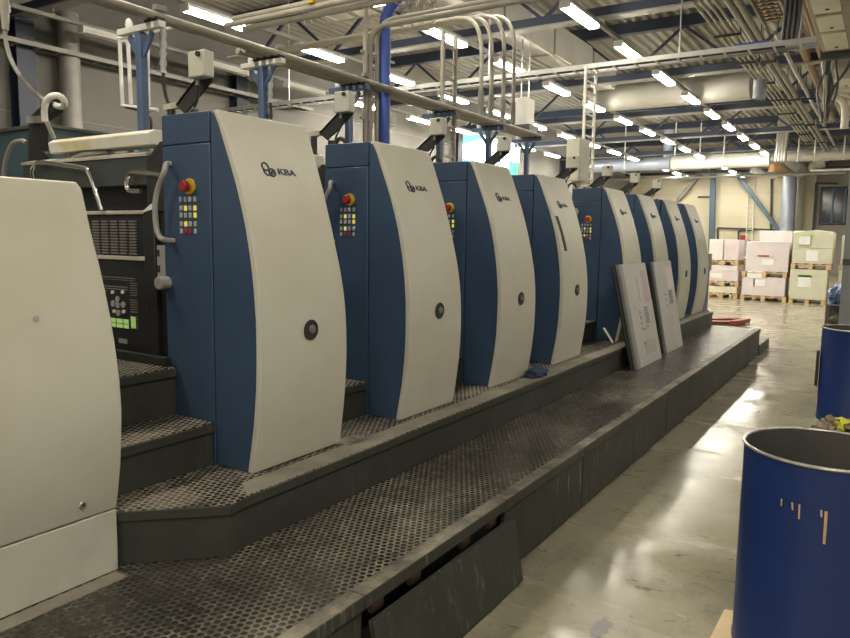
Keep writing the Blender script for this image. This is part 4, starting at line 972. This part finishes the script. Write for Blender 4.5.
pallet(xr0, xr0+.9, Y0+.3, Y1+.3, .902, 'wooden pallet between the stacks at the right edge')
load(xr0+.04, xr0+.88, Y0+.3, Y1+.3, 1.048, 1.80, 'cart_green', 'upper wrapped stack at the right, partly hidden by the grey column', ((.1, .5, .78, .86, 'paper_green'),))
xl0, xl1 = -4.30, -3.46
YA, YB = 21.9, 22.9
pallet(xl0, xl1, YA, YB, 0, 'wooden pallet on the floor under the left stack')
load(xl0+.01, xl1-.01, YA+.01, YB, .146, .33, 'cart_cream', 'low cream carton layer on the left floor pallet', ())
pallet(xl0, xl1+.02, YA, YB, .335, 'second wooden pallet up in the left stack')
load(xl0+.01, xl1-.0, YA+.01, YB, .481, .78, 'cart_pink', 'pinkish wrapped stack in the middle of the left pile', ((.1, .5, .3, .75, 'paper'),))
load(xl0+.0, xl1-.03, YA+.01, YB, .782, .93, 'cart_white', 'thin white wrapped layer under the top pallet of the left pile', ())
pallet(xl0, xl1-.02, YA, YB, .935, 'top wooden pallet of the left stack')
load(xl0+.02, xl0+.40, YA+.01, YB, 1.081, 1.67, 'cart_white', 'white wrapped stack on top of the left pile', ())
load(xl0+.41, xl1-.04, YA+.05, YB, 1.081, 1.66, 'cart_pink', 'pinkish wrapped stack beside the white one on the left pile', ())
tag(MB().box((-3.90, 23.65, .0), (-3.50, 24.1, 1.66)).build('grey_crate', 'galv_dull', None, .01), 'grey box behind the cream carton, right of the left pile', 'box')
load(-3.66, -3.30, 22.93, 23.6, .001, .74, 'cart_pink', 'low pinkish block in the gap between the left pile and the middle stack')
tag(MB().box((-3.70, 22.93, .742), (-3.32, 23.3, 1.16)).build('cream_carton', 'cart_cream', None, .008), 'cream carton in the gap between the left pile and the middle stack', 'carton')
# pallet truck forks
t = thing('red_forks', 'flat faded red steel forks lying on the floor beyond the platform', 'forks', (-2.5, 14.9, 0))
for (p, q) in (((706, 322.0), (743, 322.5)), ((704, 319.5), (738, 318.8))):
    a, b = PZ(*p, .05), PZ(*q, .05); MB().bar((a.x, a.y, .045), (b.x, b.y, .045), .17, .06).build('fork', 'fork_red', t, .008)
a, b = PZ(733, 323, .06), PZ(747, 320.5, .06); MB().bar((a.x, a.y, .06), (b.x, b.y, .06), .14, .09).build('fork_tip', 'fork_red', t, .01)
a = PZ(704, 321, .08); MB().box((a.x-.5, a.y-.3, .0), (a.x, a.y+.5, .25)).build('truck_head', 'fork_red', t, .02)

# ------------------------------------------------------------------ ambient
W = bpy.data.worlds.new('world'); SC.world = W; W.use_nodes = True
bg = W.node_tree.nodes['Background']; bg.inputs[0].default_value = (1.0, .93, .80, 1); bg.inputs[1].default_value = .19
